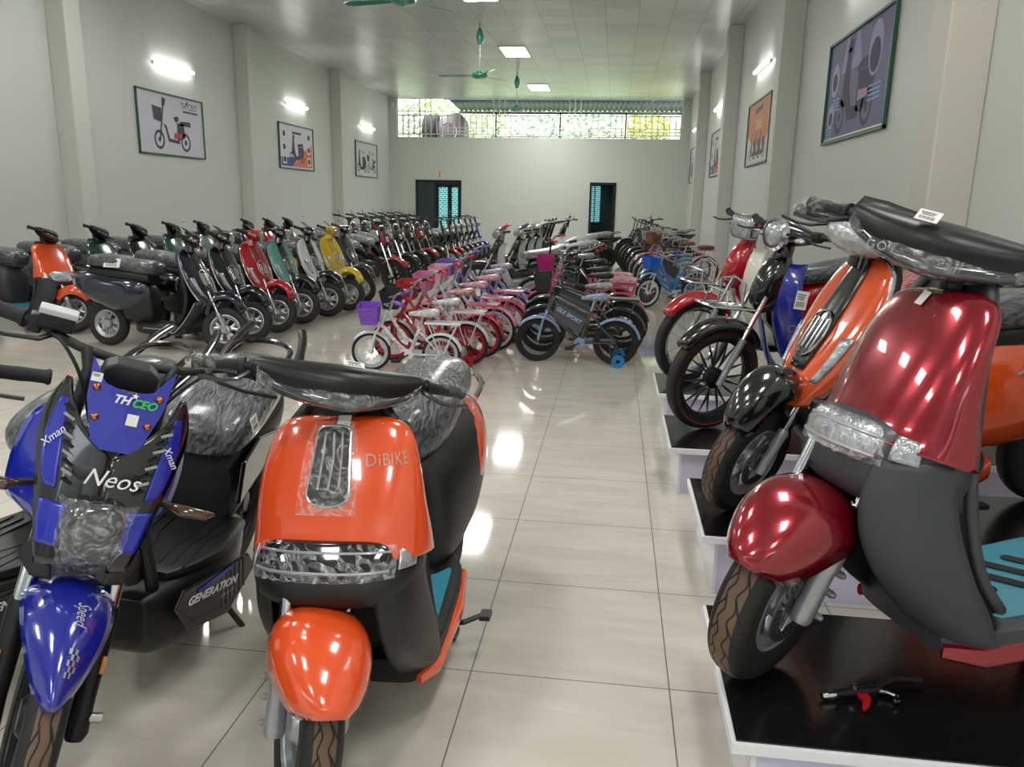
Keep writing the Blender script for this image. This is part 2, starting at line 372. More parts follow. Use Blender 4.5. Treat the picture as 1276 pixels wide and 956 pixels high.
# ---- outside behind the opening
ROOFM = mat('corrugated_roof', '#5d6a78', .5, .2, noise=.3, nscale=6)
t = thing('roof_canopy', 'blue-grey corrugated canopy roof outside above the rear grille opening', 'roof'); t.location = (-2, 28.6, 4.6)
g = G()
rows = []
for i in range(101):
    xx = -4+8.6*i/100; zz = .03*math.cos(i*PI)
    rows.append([Vector((xx, -1.0, .30+zz)), Vector((xx, 1.9, .13+zz))])
g.loft(rows, closed=False); g.obj('roof_sheet', ROOFM, t, sol=.01)
g = G(); g.box((.3, -.95, .22), (8.6, .06, .10)); g.box((.3, 1.8, .06), (8.6, .06, .10)); g.obj('purlin', ROOFM, t, smooth=False)
g = G()
for xx in (-2.6, -.2, 2.2, 4.2): g.cyl((xx, 1.75, -4.6), (xx, 1.75, .06), .03)
g.obj('post', DMET, t)
t = thing('cement_tank', 'weathered pinkish steel drum tank with dark open half seen through the grille', 'tank'); t.location = (-6.1, 29.3, 0)
g = G(); g.lathe([(.0, -.5), (.5, -.5), (.72, -.3), (.80, 0), (.72, .3), (.5, .5), (0, .5)], (.1, 0, 3.75), 'x', 32); g.obj('drum', mat('weathered_drum', '#a59490', .6, noise=.5, nscale=3, col2='#6c5a58'), t)
g = G(); g.lathe([(.26, 0), (.30, .03), (.30, -.03)], (.1, -.82, 3.8), 'y', 28, closed=True); g.obj('hatch_ring', SILP, t)
g = G(); g.lathe([(.0, -.1), (.62, -.1), (.62, .35), (0, .35)], (-.78, -.15, 3.82), 'x', 28); g.obj('dark_end', mat('drum_dark', '#3c3638', .7, noise=.4), t)
g = G()
for sx in (-.4, .5): g.box((sx, 0, 1.55), (.1, .5, 3.1))
g.obj('stand', DMET, t, smooth=False)
# decorative block screen outside on the left
t = thing('breeze_block_screen', 'pale patterned breeze-block screen outside the left end of the grille', 'block screen'); t.location = (-7.6, 27.9, 0)
g = G(); 
for r in range(8):
    for c in range(5):
        zz = 3.3+r*.2; xx = -.1+c*.2
        if (r+c) % 2: g.box((xx, 0, zz), (.17, .08, .05)); g.box((xx, 0, zz+.08), (.05, .08, .14))
        else: g.box((xx, 0, zz), (.05, .08, .18), rot=(0, .6, 0)); g.box((xx+.06, 0, zz-.05), (.10, .08, .05))
g.box((.3, 0, 1.6), (1.4, .1, 3.2)); g.obj('blocks', mat('breeze_block', '#b9b7ad', .8, noise=.3), t, smooth=False)
def foliage(name, label, xs, ys, zs, col, col2, n, s):
    g = G(); rnd = random.Random(name+str(xs))
    for _ in range(n):
        c = Vector((rnd.uniform(*xs), rnd.uniform(*ys), rnd.uniform(*zs))); a = rnd.uniform(0, 6.28); e = rnd.uniform(-.9, .9)
        d = Vector((cos(a)*cos(e), sin(a)*cos(e), sin(e)))*s*rnd.uniform(.5, 1.2); q = d.cross(Vector((rnd.random(), rnd.random(), rnd.random()))).normalized()*s*.3
        g.add([c-d, c+q, c+d, c-q], [(0, 1, 2, 3)])
    return tag(g.obj(name, mat(name+'_leaf_'+col, col, .6, noise=.5, nscale=1.5, col2=col2), smooth=False), label, 'foliage')
for i_, (xa, xb, ca, cb_, lb) in enumerate([(-9, -4.7, '#a8c060', '#5d7f3c', 'light green bamboo leaves outside the left part of the grille'), (-4.5, .1, '#9fb79a', '#75957a', 'pale grey-green hillside leaves outside the middle of the grille'), (.35, 1.9, '#cdbb3a', '#a8b050', 'yellow flowering shrub outside the right part of the grille'), (2.15, 4.5, '#c9d0bd', '#9aac88', 'whitish leaves outside the far right end of the grille')]):
    o = foliage('shrub', lb, (xa, xb), (32, 34.5), (-.06, 5.6), ca, cb_, 1500, .16); o['kind'] = 'stuff'
g = G(); g.grid(lambda u, v: Vector((-26+46*u, 36+14*v, -.1+11*v**1.2+.5*sin(u*40)*sin(v*17))), 60, 20); struct(g.obj('trim_22', mat('hillside_green', '#93a86e', .9, noise=.5, nscale=2.2, col2='#c9d2a8'), smooth=False))
t = thing('boundary_rail', 'thin grey boundary railing outside behind the grille', 'railing'); t.location = (-1.5, 31, 0)
g = G()
for z in (3.55, 3.85): g.box((0, 0, z), (12, .04, .04))
g.obj('rail', SILP, t, smooth=False)
g = G()
for k in range(7): g.box((-5.5+k*1.9, 0, 1.9), (.05, .05, 3.9))
g.obj('post', SILP, t, smooth=False)
g = G(); g.box((-2, 33, -.12), (40, 12.5, .1)); struct(g.obj('trim_20', mat('yard_ground', '#8c8a80', .9, noise=.3)))
g = G(); g.box((-2.5, -17, -.12), (60, 24, .1)); struct(g.obj('trim_21', mat('street_ground', '#86847e', .9, noise=.3)))
# ---- shop front side: unseen buildings added to dim the sky in reflections
FAC = mat('street_facade', '#6b6a64', .8, noise=.4, nscale=.6)
for k, (x_, w__, h_, lb) in enumerate([(-15, 11, 7.5, 'unseen grey house facade added across the street, left of the shop front'), (-3.6, 11, 9, 'unseen grey house facade added across the street facing the shop front'), (8, 11, 7, 'unseen grey house facade added across the street, right of the shop front')]):
    t = thing('added_street_building', lb, 'building'); t.location = (x_, -17, -.1)
    G().box((0, -2, h_/2), (w__, 4, h_)).obj('facade', FAC, t, smooth=False)
    g = G()
    for i__ in range(3):
        for j__ in range(2): 
            G().box((-3.6+3.6*i__, .03, 2.1+3*j__), (1.6, .08, 1.5)).obj('window', DMET, t, smooth=False)
# ---- doors
DK = mat('door_dark_alu', '#16191a', .3, .3, .3); DKP = mat('door_panel', '#22353a', .35, 0, .5)
def bm_(g, dx, dz, w, h): g.box((dx, 0, dz), (w, .05, h))
m, nt, b, L = node_mat('teal_glass_bricks')
tc = nt.nodes.new('ShaderNodeTexCoord'); br = nt.nodes.new('ShaderNodeTexBrick'); mp = nt.nodes.new('ShaderNodeMapping'); mp.inputs['Rotation'].default_value = (PI/2, 0, 0)
L(tc.outputs['Object'], mp.inputs[0]); L(mp.outputs[0], br.inputs[0]); br.inputs['Scale'].default_value = 3.6; br.inputs['Color1'].default_value = (*srgb('#2f8288'), 1); br.inputs['Color2'].default_value = (*srgb('#3f969a'), 1); br.inputs['Mortar'].default_value = (*srgb('#b4d8d6'), 1); br.inputs['Mortar Size'].default_value = .025
L(br.outputs[0], b.inputs['Base Color']); L(br.outputs[0], b.inputs['Emission Color']); b.inputs['Emission Strength'].default_value = .35; b.inputs['Roughness'].default_value = .2
TEALG = m
d = thing('door_1', '', ''); del d['label']; del d['category']; d['kind'] = 'structure'; d.location = (-6.04, BY+.02, 0)
g = G()
for dx in (-.755, .755): g.box((dx, 0, 1.05), (.07, .1, 2.1))
g.box((0, 0, 2.07), (1.58, .1, .07)); g.box((-.1, 0, 1.05), (.06, .08, 2.05)); g.obj('door_frame', DK, d, smooth=False)
g = G(); g.box((-.43, .02, 1.03), (.62, .03, 2.06)); g.obj('door_leaf', DKP, d, smooth=False)
g = G(); g.box((.33, .05, 1.03), (.86, .03, 2.06)); g.obj('door_leaf', DKP, d, smooth=False)
for dx, w_ in ((.16, .34), (.58, .24)):
    g = G(); g.box((dx, .02, 1.18), (w_, .02, 1.38)); pn = g.obj('glass_pane', TEALG, d, smooth=False)
g = G()
for dx in (-.04, .385, .72): g.box((dx, 0, 1.18), (.09 if dx != .385 else .13, .04, 1.5))
g.box((.33, 0, 1.93), (.8, .04, .12)); g.obj('leaf_stile', DK, d, smooth=False)
g = G(); g.cyl((.40, -.05, .95), (.40, -.05, 1.1), .012); g.obj('door_handle', SIL, d)
d = thing('door_2', '', ''); del d['label']; del d['category']; d['kind'] = 'structure'; d.location = (-.475, BY+.02, 0)
g = G()
for dx in (-.40, .40): g.box((dx, 0, 1.05), (.07, .1, 2.1))
g.box((0, 0, 2.07), (.87, .1, .07)); g.obj('door_frame', DK, d, smooth=False)
# room behind the open door 2
g = G(); X0, X1, Y0, Y1 = -1.6, .8, BY+.2, BY+2.2
g.box(((X0+X1)/2, Y1, 1.3), (X1-X0, .06, 2.6)); g.box((X0, (Y0+Y1)/2, 1.3), (.06, Y1-Y0, 2.6)); g.box((X1, (Y0+Y1)/2, 1.3), (.06, Y1-Y0, 2.6)); g.box(((X0+X1)/2, (Y0+Y1)/2, 2.6), (X1-X0, Y1-Y0, .06)); g.box(((X0+X1)/2, (Y0+Y1)/2, -.04), (X1-X0, Y1-Y0, .06))
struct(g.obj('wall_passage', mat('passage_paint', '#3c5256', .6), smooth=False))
d = thing('window_2', '', ''); del d['label']; del d['category']; d['kind'] = 'structure'; d.location = (-.78, BY+1.9, 0)
g = G(); g.box((0, 0, 1.40), (.42, .03, 1.25)); g.obj('glass_pane', TEALG, d, smooth=False)
g = G(); g.box((.24, -.02, 1.38), (.09, .06, 1.45)); g.box((0, -.02, .72), (.5, .06, .09)); g.box((0, -.02, 2.06), (.5, .06, .08)); g.box((0, -.02, 1.4), (.03, .03, 1.25)); g.obj('window_frame', DK, d, smooth=False)
t = tag(G().box((0, 0, .95), (.045, .6, 1.95)).obj('door_leaf', DK, smooth=False), 'x', 'x'); del t['label']; del t['category']; t.name = 'door_3'; t['kind'] = 'structure'; t.location = (-.13, BY+.5, .05)
# ---- small wall items
o = G().box((0, 0, 0), (.05, .012, .22)).obj('plaque', mat('orange_plaque', '#d89038', .5), smooth=False); o.location = (-6.0, BY-.008, 2.29); tag(o, 'small orange vertical plaque on rear wall above the double door', 'plaque')
def socket(x, y, z, rz, lb):
    t = thing('wall_socket', lb, 'socket', None); t.location = (x, y, z); t.rotation_euler[2] = rz
    G().box((0, .006, 0), (.12, .012, .09)).obj('plate', WHT, t, smooth=False, bev=.004)
    g = G(); g.box((-.03, .014, 0), (.018, .004, .03)); g.box((.03, .014, 0), (.018, .004, .03)); g.obj('slots', INK, t, smooth=False)
socket(LW, 13.58, .95, -PI/2, 'white double wall socket on left wall under the first poster')
socket(LW, 19.17, .97, -PI/2, 'white wall socket on left wall between second pillar and back wall')
socket(RW, 24.4, .50, PI/2, 'wall socket low on right wall near the back corner')
for x, lb, s in ((-7.6, 'small dome camera high in rear left corner beside the grille', 1), (2.12, 'small dome camera high in rear right corner beside the grille', -1)):
    t = thing('security_camera', lb, 'camera'); t.location = (x, BY, 4.52)
    G().box((0, -.02, .04), (.08, .04, .10)).obj('mount', WHT, t, smooth=False, bev=.005)
    G().ell((0, -.08, 0), (.05, .06, .05)).obj('housing', WHT, t)
    G().ell((0.0, -.13, -.01), (.022, .02, .022)).obj('lens', BLKG, t)
# ---- ceiling light panels
EM = mat('led_diffuser', (1, .99, .97), .5, emit=PANEL_E); EMT = mat('tube_light', (1, .99, .97), .5, emit=TUBE_E)
EMN = mat('led_diffuser_front', (1, .99, .97), .5, emit=NEAR_E)
def panel(x, y, lb):
    t = thing('ceiling_light', lb, 'ceiling light', 'led panels in the ceiling'); t.location = (x, y, CH)
    G().box((0, 0, -.012), (.56, 1.16, .012)).obj('diffuser', EMN if y < 11 else EM, t, smooth=False)
    g = G()
    for s in (-1, 1): g.box((s*.29, 0, -.012), (.02, 1.2, .024)); g.box((0, s*.59, -.012), (.6, .02, .024))
    g.obj('frame', WHT, t, smooth=False)
panel(-2.455, 24.65, 'white rectangular ceiling light panel nearest the rear wall'); panel(-2.455, 19.0, 'white rectangular ceiling light panel between the two rear fans')
panel(-2.455, 13.75, 'white ceiling light panel cut off by the top edge of the photo')

for k, (x, y) in enumerate([(-2.455, 3.6), (-5.6, 3.6), (.75, 3.6), (-2.455, .2), (-5.6, .2), (.75, .2), (-2.455, -3.2), (.75, -3.2), (-5.6, 7.0), (-5.6, 10.2)]): panel(x, y, 'white ceiling light panel overhead, out of the photo')  # last two panels added out of view to brighten the left wall
g = G(); g.box(((LW+RW)/2, FY-.1, 4.15), (RW-LW+.4, .2, 1.3)); struct(g.obj('wall_front', WALL, smooth=False))  # unseen lintel added to narrow the sky reflected in the paintwork
# ---- tube lights
def tubel(side, y, z, lb):
    t = thing('wall_light', lb, 'wall light', 'tube lights high on the side walls'); t.location = (LW if side < 0 else RW, y, z); t.rotation_euler[2] = 0 if side < 0 else PI
    G().box((.02, 0, 0), (.04, 1.24, .05)).obj('housing', WHT, t, smooth=False, bev=.006)
    g = G(); g.cyl((.055, -.6, 0), (.055, .6, 0), .028, 12); g.obj('tube', EMT, t)
for y, l_ in ((13.6, 'glowing tube light above the step-through bike poster'), (19.0, 'glowing tube light above the blue and orange scooter poster'), (24.55, 'glowing tube light above the twin scooter poster')): tubel(-1, y, 3.57, l_)
for y, l_ in ((13.8, 'glowing tube light above the orange poster on right wall'), (19.3, 'glowing tube light above the half hidden poster on right wall'), (24.6, 'tube light on right wall in the last bay')): tubel(1, y, 3.6, l_)
tubel(-1, 2.4, 3.57, 'unseen tube light added to brighten left wall near the shop front'); tubel(1, 2.9, 3.6, 'unseen tube light added to brighten right wall near the shop front'); tubel(-1, 7.8, 3.57, 'tube light on left wall in the bay left of the frame'); tubel(1, 8.4, 3.6, 'tube light above the purple poster')  # first two tubes are added out of view as extra wall light
# ---- posters
FRG = mat('poster_frame_green', '#1f5a48', .4)
def icon(g, cx, cz, s, y, kind=0, flip=1):
    """flat silhouette of an electric scooter printed on a poster"""
    def disc(x, z, r, r2, hh):
        vs = []; n = 20
        for i in range(n):
            a = 2*PI*i/n; vs += [(cx+flip*(x+r*cos(a))*s, hh, cz+(z+r*sin(a))*s), (cx+flip*(x+r2*cos(a))*s, hh, cz+(z+r2*sin(a))*s)]
        g.add(vs, [(2*i, 2*i+1, (2*i+3) % (2*n), (2*i+2) % (2*n)) for i in range(n)])
    def poly(p, hh): g.add([(cx+flip*a*s, hh, cz+b*s) for a, b in p], [tuple(range(len(p)))])
    g.mi = 1; disc(-.55, .2, .2, .14, y); disc(.5, .2, .2, .14, y); disc(-.55, .2, .05, .001, y); disc(.5, .2, .06, .001, y)
    if kind == 0:
        poly([(-.55, .2), (-.35, .95), (-.30, .95), (-.49, .2)], y); poly([(-.38, .9), (-.36, 1.08), (-.22, 1.05), (-.28, .9)], y)
        poly([(-.38, .55), (-.3, .45), (-.2, .18), (.25, .15), (.25, .22), (-.14, .25), (-.24, .5)], y)
        poly([(-.72, .6), (-.42, .55), (-.4, .85), (-.76, .88)], y); poly([(.05, .7), (.2, .74), (.28, .7), (.2, .6), (.1, .62)], y)
        poly([(.15, .2), (.5, .3), (.45, .6), (.18, .6)], y); poly([(.3, .55), (.75, .55), (.74, .66), (.3, .64)], y)
        g.mi = 2; poly([(.02, .25), (.35, .27), (.38, .38), (.05, .38)], y-.001)
    else:
        poly([(-.56, .3), (-.40, .95), (-.28, .95), (-.22, .5), (-.1, .27), (.2, .25), (.2, .12), (-.2, .12), (-.34, .3)], y)
        poly([(-.42, .9), (-.38, 1.05), (-.2, 1.02), (-.24, .9)], y)
        poly([(.1, .2), (.3, .16), (.62, .3), (.72, .5), (.6, .62), (.1, .62)], y); poly([(.02, .62), (.1, .72), (.55, .76), (.66, .64)], y)
        g.mi = 2; poly([(.15, .3), (.5, .32), (.5, .4), (.15, .42)], y-.001)
def poster(side, y0, y1, lb, bgc, fn):
    w_ = y1-y0; t = thing('poster', lb, 'poster'); t.location = (LW+.006 if side < 0 else RW-.006, (y0+y1)/2, 2.6); t.rotation_euler[2] = PI/2 if side < 0 else -PI/2
    # local: x along picture (left to right for a viewer), -y towards viewer
    g = G()
    for s in (-1, 1): g.box((s*(w_/2-.012), -.018, 0), (.024, .03, 1.03)); g.box((0, -.018, s*.503), (w_, .03, .024))
    g.obj('frame', FRG, t, smooth=False)
    G().box((0, -.006, 0), (w_-.03, .012, 1.0)).obj('picture', mat('print_'+bgc, bgc, .5), t, smooth=False)
    fn(t, w_)
def ptext(t, s, x, z, size, m_): text(s, size, m_, t, 'printed_text', frame_M((x, -.014, z), (1, 0, 0), (0, 0, 1)), .0003)
REDP = mat('print_red', '#b33a40', .5); ORP = mat('print_orange', '#d0703a', .5); BLP = mat('print_blue', '#3a4a96', .5); PUR = mat('print_pink', '#9c7090', .5); DKG = mat('print_dark', '#34343c', .5); LBL = mat('print_light_blue', '#6a8cc8', .5); DPU = mat('print_deep_purple', '#2c2648', .6)
def p1(t, w_):
    g = G(); icon(g, .0, -.42, .80, -.0125, 0); g.obj('scooter_print', [DKG, DKG, REDP], t, smooth=False)
    ptext(t, 'TH', .40, .36, .15, DKG); ptext(t, 'CEO', .70, .36, .15, DKG)
    g = G(); pts = [(.52+.05*cos(PI/2+k*PI/5)*(1 if k % 2 == 0 else .4), .42+.05*sin(PI/2+k*PI/5)*(1 if k % 2 == 0 else .4)) for k in range(10)]; g.prism(pts, -.014, -.0125); g.box((.62, -.0135, .27), (.5, .001, .03)); g.obj('logo_star', DKG, t, smooth=False)
def p2(t, w_):
    g = G(); g.add([(-.95, -.0125, -.45), (.95, -.0125, -.45), (.95, -.0125, -.05), (.3, -.0125, -.28), (-.1, -.0125, -.42), (-.95, -.0125, -.3)], [(0, 4, 5)]); g.obj('blue_print', BLP, t, smooth=False)
    g = G(); g.add([(-.3, -.0128, -.45), (.95, -.0128, -.45), (.95, -.0128, .12), (.35, -.0128, -.1)], [(0, 1, 2, 3)]); g.obj('orange_print', ORP, t, smooth=False)
    g = G(); g.mi = 0; g.add([(-.95, -.0127, -.45), (-.3, -.0127, -.45), (.1, -.0127, -.2), (-.5, -.0127, -.25), (-.95, -.0127, -.25)], [(0, 1, 2, 3, 4)]); g.obj('blue_band', BLP, t, smooth=False)
    g = G(); icon(g, 0, -.36, .62, -.0132, 1); g.obj('scooter_print', DKG and [DKG, DKG, BLP], t, smooth=False)
    for x in (-.75, .75):
        for z in (.28, -.02, -.3): g = G(); g.box((x, -.0134, z), (.22, .001, .2)); ip = g.obj('inset_print', WHT, t, smooth=False); g = G(); g.ell((x, -.0142, z), (.08, .0006, .07), 12, 6); g.obj('inset_detail', DKG, ip, smooth=False)
    g = G(); g.box((0, -.013, .33), (.55, .001, .05)); g.obj('headline_print', GREY, t, smooth=False)
def p3(t, w_):
    for x in (-.48, .5):
        g = G(); icon(g, x, -.38, .62, -.0125, 0 if x > 0 else 1); g.obj('scooter_print', [DKG, DKG, DKG], t, smooth=False)
        g = G(); g.box((x+.15, -.013, .22), (.22, .001, .02)); g.box((x+.15, -.013, .17), (.16, .001, .015)); g.obj('caption_print', GREY, t, smooth=False)
def pA(t, w_):
    g = G(); icon(g, .0, -.44, .85, -.0125, 1); g.obj('scooter_print', [DPU, DPU, PUR], t, smooth=False)
    for a_, b_, c_, d_ in ((.55, .22, .20, .24), (-.75, .12, .14, .17), (-.8, -.24, .12, .13)): g = G(); g.ell((a_, -.013, b_), (c_, .001, d_), 20, 8); g.obj('inset_print', mat('print_lilac', '#8c8ab8', .5), t, smooth=False)
    for a_, b_, c_ in ((.55, .16, .15), (-.75, .10, .09), (-.8, -.26, .07)): g = G(); g.ell((a_, -.0145, b_), (c_, .001, c_), 20, 8); g.obj('inset_detail', DPU, t, smooth=False)
    g = G()
    for k in range(4): g.box((.62, -.0135, -.10-.04*k), (.34, .001, .018)); g.box((-.66, -.0135, -.08-.035*k), (.28, .001, .016)); g.box((-.82, -.0135, -.36-.03*k), (.22, .001, .014))
    g.obj('caption_print', LBL, t, smooth=False)
    g = G(); g.add([(-.45, -.0122, .48), (-.35, -.0122, .48), (-.2, -.0122, .15), (-.55, -.0122, .15)], [(0, 1, 2, 3)]); g.add([(-.1, -.0122, .48), (0, -.0122, .48), (.15, -.0122, .15), (-.2, -.0122, .15)], [(0, 1, 2, 3)]); g.obj('beam_print', mat('print_beam', '#7d78a8', .5), t, smooth=False)
    g = G(); g.box((0, -.0135, -.472), (w_-.08, .001, .012)); g.obj('white_line_print', WHT, t, smooth=False)
def pB(t, w_):
    g = G(); g.add([(-1.0, -.0122, .48), (1.0, -.0122, .48), (1.0, -.0122, -.05), (.6, -.0122, -.2), (-.4, -.0122, -.2), (-1.0, -.0122, 0)], [(0, 1, 2, 3, 4, 5)]); g.obj('orange_print', mat('print_rust', '#bf6a3e', .5), t, smooth=False)
    g = G()
    for x in (-.4, 0, .4): icon(g, x, -.42, .42, -.0132-.001*x, 1)
    g.obj('scooter_print', [DKG, DKG, REDP], t, smooth=False)
    ptext(t, 'CLASS', 0, .12, .2, mat('print_cream', '#e6cfa8', .5))
    g = G(); g.add([(-.4, -.014, .30), (.3, -.014, .34), (.3, -.014, .42), (-.4, -.014, .38)], [(0, 1, 2, 3)]); g.obj('stripe_print', DKG, t, smooth=False)
poster(-1, 12.4, 14.5, 'green-framed poster of a step-through electric bike with basket, nearest on left wall', '#c9c6d2', p1)
poster(-1, 17.9, 20.0, 'poster of a scooter over blue and orange bands on left wall', '#cfcdd8', p2)
poster(-1, 23.35, 25.5, 'poster of two small dark scooters on left wall near the back', '#c6cac6', p3)
poster(1, 7.35, 9.45, 'large purple poster of a pink scooter in spotlights on right wall', '#4a4674', pA)
poster(1, 12.75, 14.85, 'orange and white poster with a group of scooters on right wall', '#c4c0c4', pB)
poster(1, 18.35, 20.4, 'poster half hidden behind a right wall pillar', '#c8c6ca', p2)
poster(1, 23.9, 26.0, 'last poster on the right wall beside the rear corner', '#c8c6ca', p3)
# ---- ceiling fans
FANG = mat('fan_green', '#2f9078', .3, .1, .6)
def fan(x, y, zh, r0_, lb):
    t = thing('ceiling_fan', lb, 'ceiling fan', 'green ceiling fans'); t.location = (x, y, CH)
    d = zh-CH
    g = G(); g.lathe([(.0, -.10), (.03, -.10), (.07, -.22), (.075, -.28), (.04, -.40), (0, -.40)][::-1], axis='z', n=20)
    g.obj('canopy', FANG, t); G().cyl((0, 0, 0), (0, 0, d), .014).obj('down_rod', SILP, t)
    g = G(); g.lathe([(0, d+.07), (.05, d+.07), (.06, d+.03), (.15, d+.01), (.16, d-.03), (.11, d-.07), (0, d-.085)], axis='z', n=28); g.obj('motor', FANG, t)
    for k in range(3):
        a = r0_+k*2*PI/3; M = Matrix.Rotation(a, 4, 'Z')@Matrix.Translation((0, 0, d-.02))@Matrix.Rotation(R_(12), 4, 'X')
        g = G(M); g.prism([(.13, -.025), (.3, -.05), (.75, -.065), (.82, -.03), (.82, .03), (.74, .06), (.3, .05), (.13, .025)], -.003, .003, 'xy'); g.obj('blade', FANG, t, smooth=False)
fan(-2.77, 16.05, 3.83, R_(178), 'green three-blade ceiling fan beside the middle light panel')
fan(-2.77, 21.93, 3.87, R_(185), 'green three-blade ceiling fan nearest the rear wall')
fan(-2.77, 10.4, 3.87, R_(170), 'green ceiling fan above the top edge of the photo')
# ------------------------------------------------------------------ display platforms
LAV = mat('lavender_board', '#c9c6dc', .35); WED = mat('white_edge', '#e2e2e6', .35); BTOP = mat('black_laminate', '#131314', .20, 0, .12, noise=.3, nscale=8, bump=.02)
for k, (x0, y0, lb) in enumerate([(.31, 1.57, 'low platform with black top holding the metallic red scooter, front one'), (.362, 2.70, 'low platform with black top under the orange classic scooter, second from front'), (.313, 3.75, 'low platform with black top under the blue underbone, third from front'), (.313, 4.90, 'low platform with black top under the red and cream underbone, rearmost')]):
    t = thing('display_platform', lb, 'platform', None); t.location = (x0, y0, 0); W_ = RW-.02-x0
    G().box((W_/2+.03, .33, .11), (W_-.06, .55, .22)).obj('base', [LAV], t, smooth=False)
    G().box((.062, .33, .11), (.012, .552, .22)).obj('end_panel', WED, t, smooth=False)
    G().box((W_/2, .31, .235), (W_, .62, .028)).obj('board', WED, t, smooth=False, bev=.002)
    G().box((W_/2+.004, .312, .2505), (W_-.012, .608, .005)).obj('black_top', BTOP, t, smooth=False)
# ------------------------------------------------------------------ vehicle toolkit
def shellf(st, p=2.4):
    """double-curved shield: stations (z, x, half width, wrap depth) top to bottom"""
    def f(u, v):
        z, x, hw, dp = cat(st, v); a = abs(u)*PI/2
        return Vector((x-dp*(1-max(cos(a), 0)**(2/p)), math.copysign(hw*sin(a)**(2/p) if u else 0, u), z))
    return f
def steer(ax, rake, ang):
    k = Vector((-sin(rake), 0, cos(rake))); a0 = Vector((ax[0], 0, ax[1]))
    return Matrix.Translation(a0)@Matrix.Rotation(ang, 4, k)@Matrix.Translation(-a0)
def arc(cx, cz, r, a0, a1, n=16): return [(cx+r*cos(a0+(a1-a0)*i/n), cz+r*sin(a0+(a1-a0)*i/n)) for i in range(n+1)]
def wheel(par, x, R, tw, rr, kind, xf=None, tyrem=None, rimm=SIL, name='front_wheel', disc=0, z=None, n=56, hub=.05, lined=False):
    """wheel part: tyre mesh, with rim (and brake disc) as sub-parts"""
    z = R if z is None else z; h = tw/2; th = R-rr
    prof = []
    for k in range(13):
        a = PI*(k/12)-PI/2; c_ = cos(a); s_ = sin(a)
        prof.append((rr+th*(.12+.88*max(c_, 0)**.62), h*math.copysign(abs(s_)**.8, s_)*(1 if abs(s_) < .95 else .86)))
    prof = [(rr-.004, -h*.72)]+prof+[(rr-.004, h*.72)]
    g = G(xf); g.lathe(prof, (x, 0, z), 'y', n, uv=True); ty = g.obj(name, tyrem or TREADD, par, ang=50)
    g = G(xf); g.lathe([(rr+.004, -h*.75), (rr-.012, -h*.7), (rr-.02, -h*.3), (rr-.02, h*.3), (rr-.012, h*.7), (rr+.004, h*.75), (rr-.004, h*.8), (rr-.028, h*.35), (rr-.028, -h*.35), (rr-.004, -h*.8)], (x, 0, z), 'y', n, closed=True)
    g.lathe([(.0, -h*.8), (hub*.7, -h*.8), (hub, -h*.45), (hub, h*.45), (hub*.7, h*.8), (0, h*.8)], (x, 0, z), 'y', 20)
    def pt(a, r, y): return (x+r*cos(a), y, z+r*sin(a))
    ri = rr-.022
    if kind == 'mag5':
        for k in range(5):
            for s in (-1, 1):
                a = 2*PI*k/5+.3; g.tube([pt(a+s*.10, hub*.7, 0), pt(a+s*.16, ri*.6, s*.004), pt(a+s*.30, ri+.004, 0)], [.013, .010, .013], 6, 1.4)
    elif kind == 'mag3':
        for k in range(6): a = 2*PI*k/6; g.tube([pt(a, hub*.7, 0), pt(a+.12, ri+.004, 0)], [.02, .014], 6)
    elif kind == 'magmany':
        for k in range(10):
            a = 2*PI*k/10; g.tube([pt(a, hub*.8, .01), pt(a, ri*.6, .012), pt(a, ri+.004, 0)], [.005, .011, .004], 6, .6)
            a += PI/10; g.tube([pt(a, hub*.8, -.01), pt(a, ri*.6, -.012), pt(a, ri+.004, 0)], [.005, .011, .004], 6, .6)
    elif kind == 'magdisc': g.lathe([(0, h*.5), (ri*.6, h*.4), (ri, h*.1), (ri, -h*.1), (ri*.6, -h*.4), (0, -h*.5)], (x, 0, z), 'y', 24)
    elif kind == 'spoke':
        for k in range(18):
            a = 2*PI*k/18; s = -1 if k % 2 else 1; g.tube([pt(a+s*.5, hub*.8, s*h*.7), pt(a, ri+.006, 0)], .0013 if R < .25 else .0017, 3)
    g.obj('rim', rimm, ty, ang=45)
    if disc:
        g = G(xf); s = math.copysign(1, disc); yy = s*(h*.95); rd = abs(disc)
        g.lathe([(rd*.62, yy), (rd, yy), (rd, yy+.004), (rd*.62, yy+.004)], (x, 0, z), 'y', 40, closed=True)
        for k in range(5): a = 2*PI*k/5; g.tube([pt(a, hub*.5, yy), pt(a+.3, rd*.7, yy+.002)], .008, 5, .4)
        d_ = g.obj('brake_disc', mat('disc_steel', '#8f9193', .35, .9), ty)
        g = G(xf)
        for k in range(26):
            for q in (.72, .86): a = 2*PI*(k+q)/26; c = pt(a, rd*q, yy+s*.0045); g.cyl(c, (c[0], c[1]+s*.0008, c[2]), .0035, 6)
        g.obj('drill_holes', DARKIN, ty)['kind'] = 'stuff'
    if lined:
        g = G(xf)
        for s in (-1, 1): g.lathe([(rr+th*.38, s*h*.93), (rr+th*.43, s*h*.97), (rr+th*.43, s*h*.99), (rr+th*.38, s*h*.95)], (x, 0, z), 'y', n, closed=True)
        g.obj('tyre_line', lined, ty)
    return ty
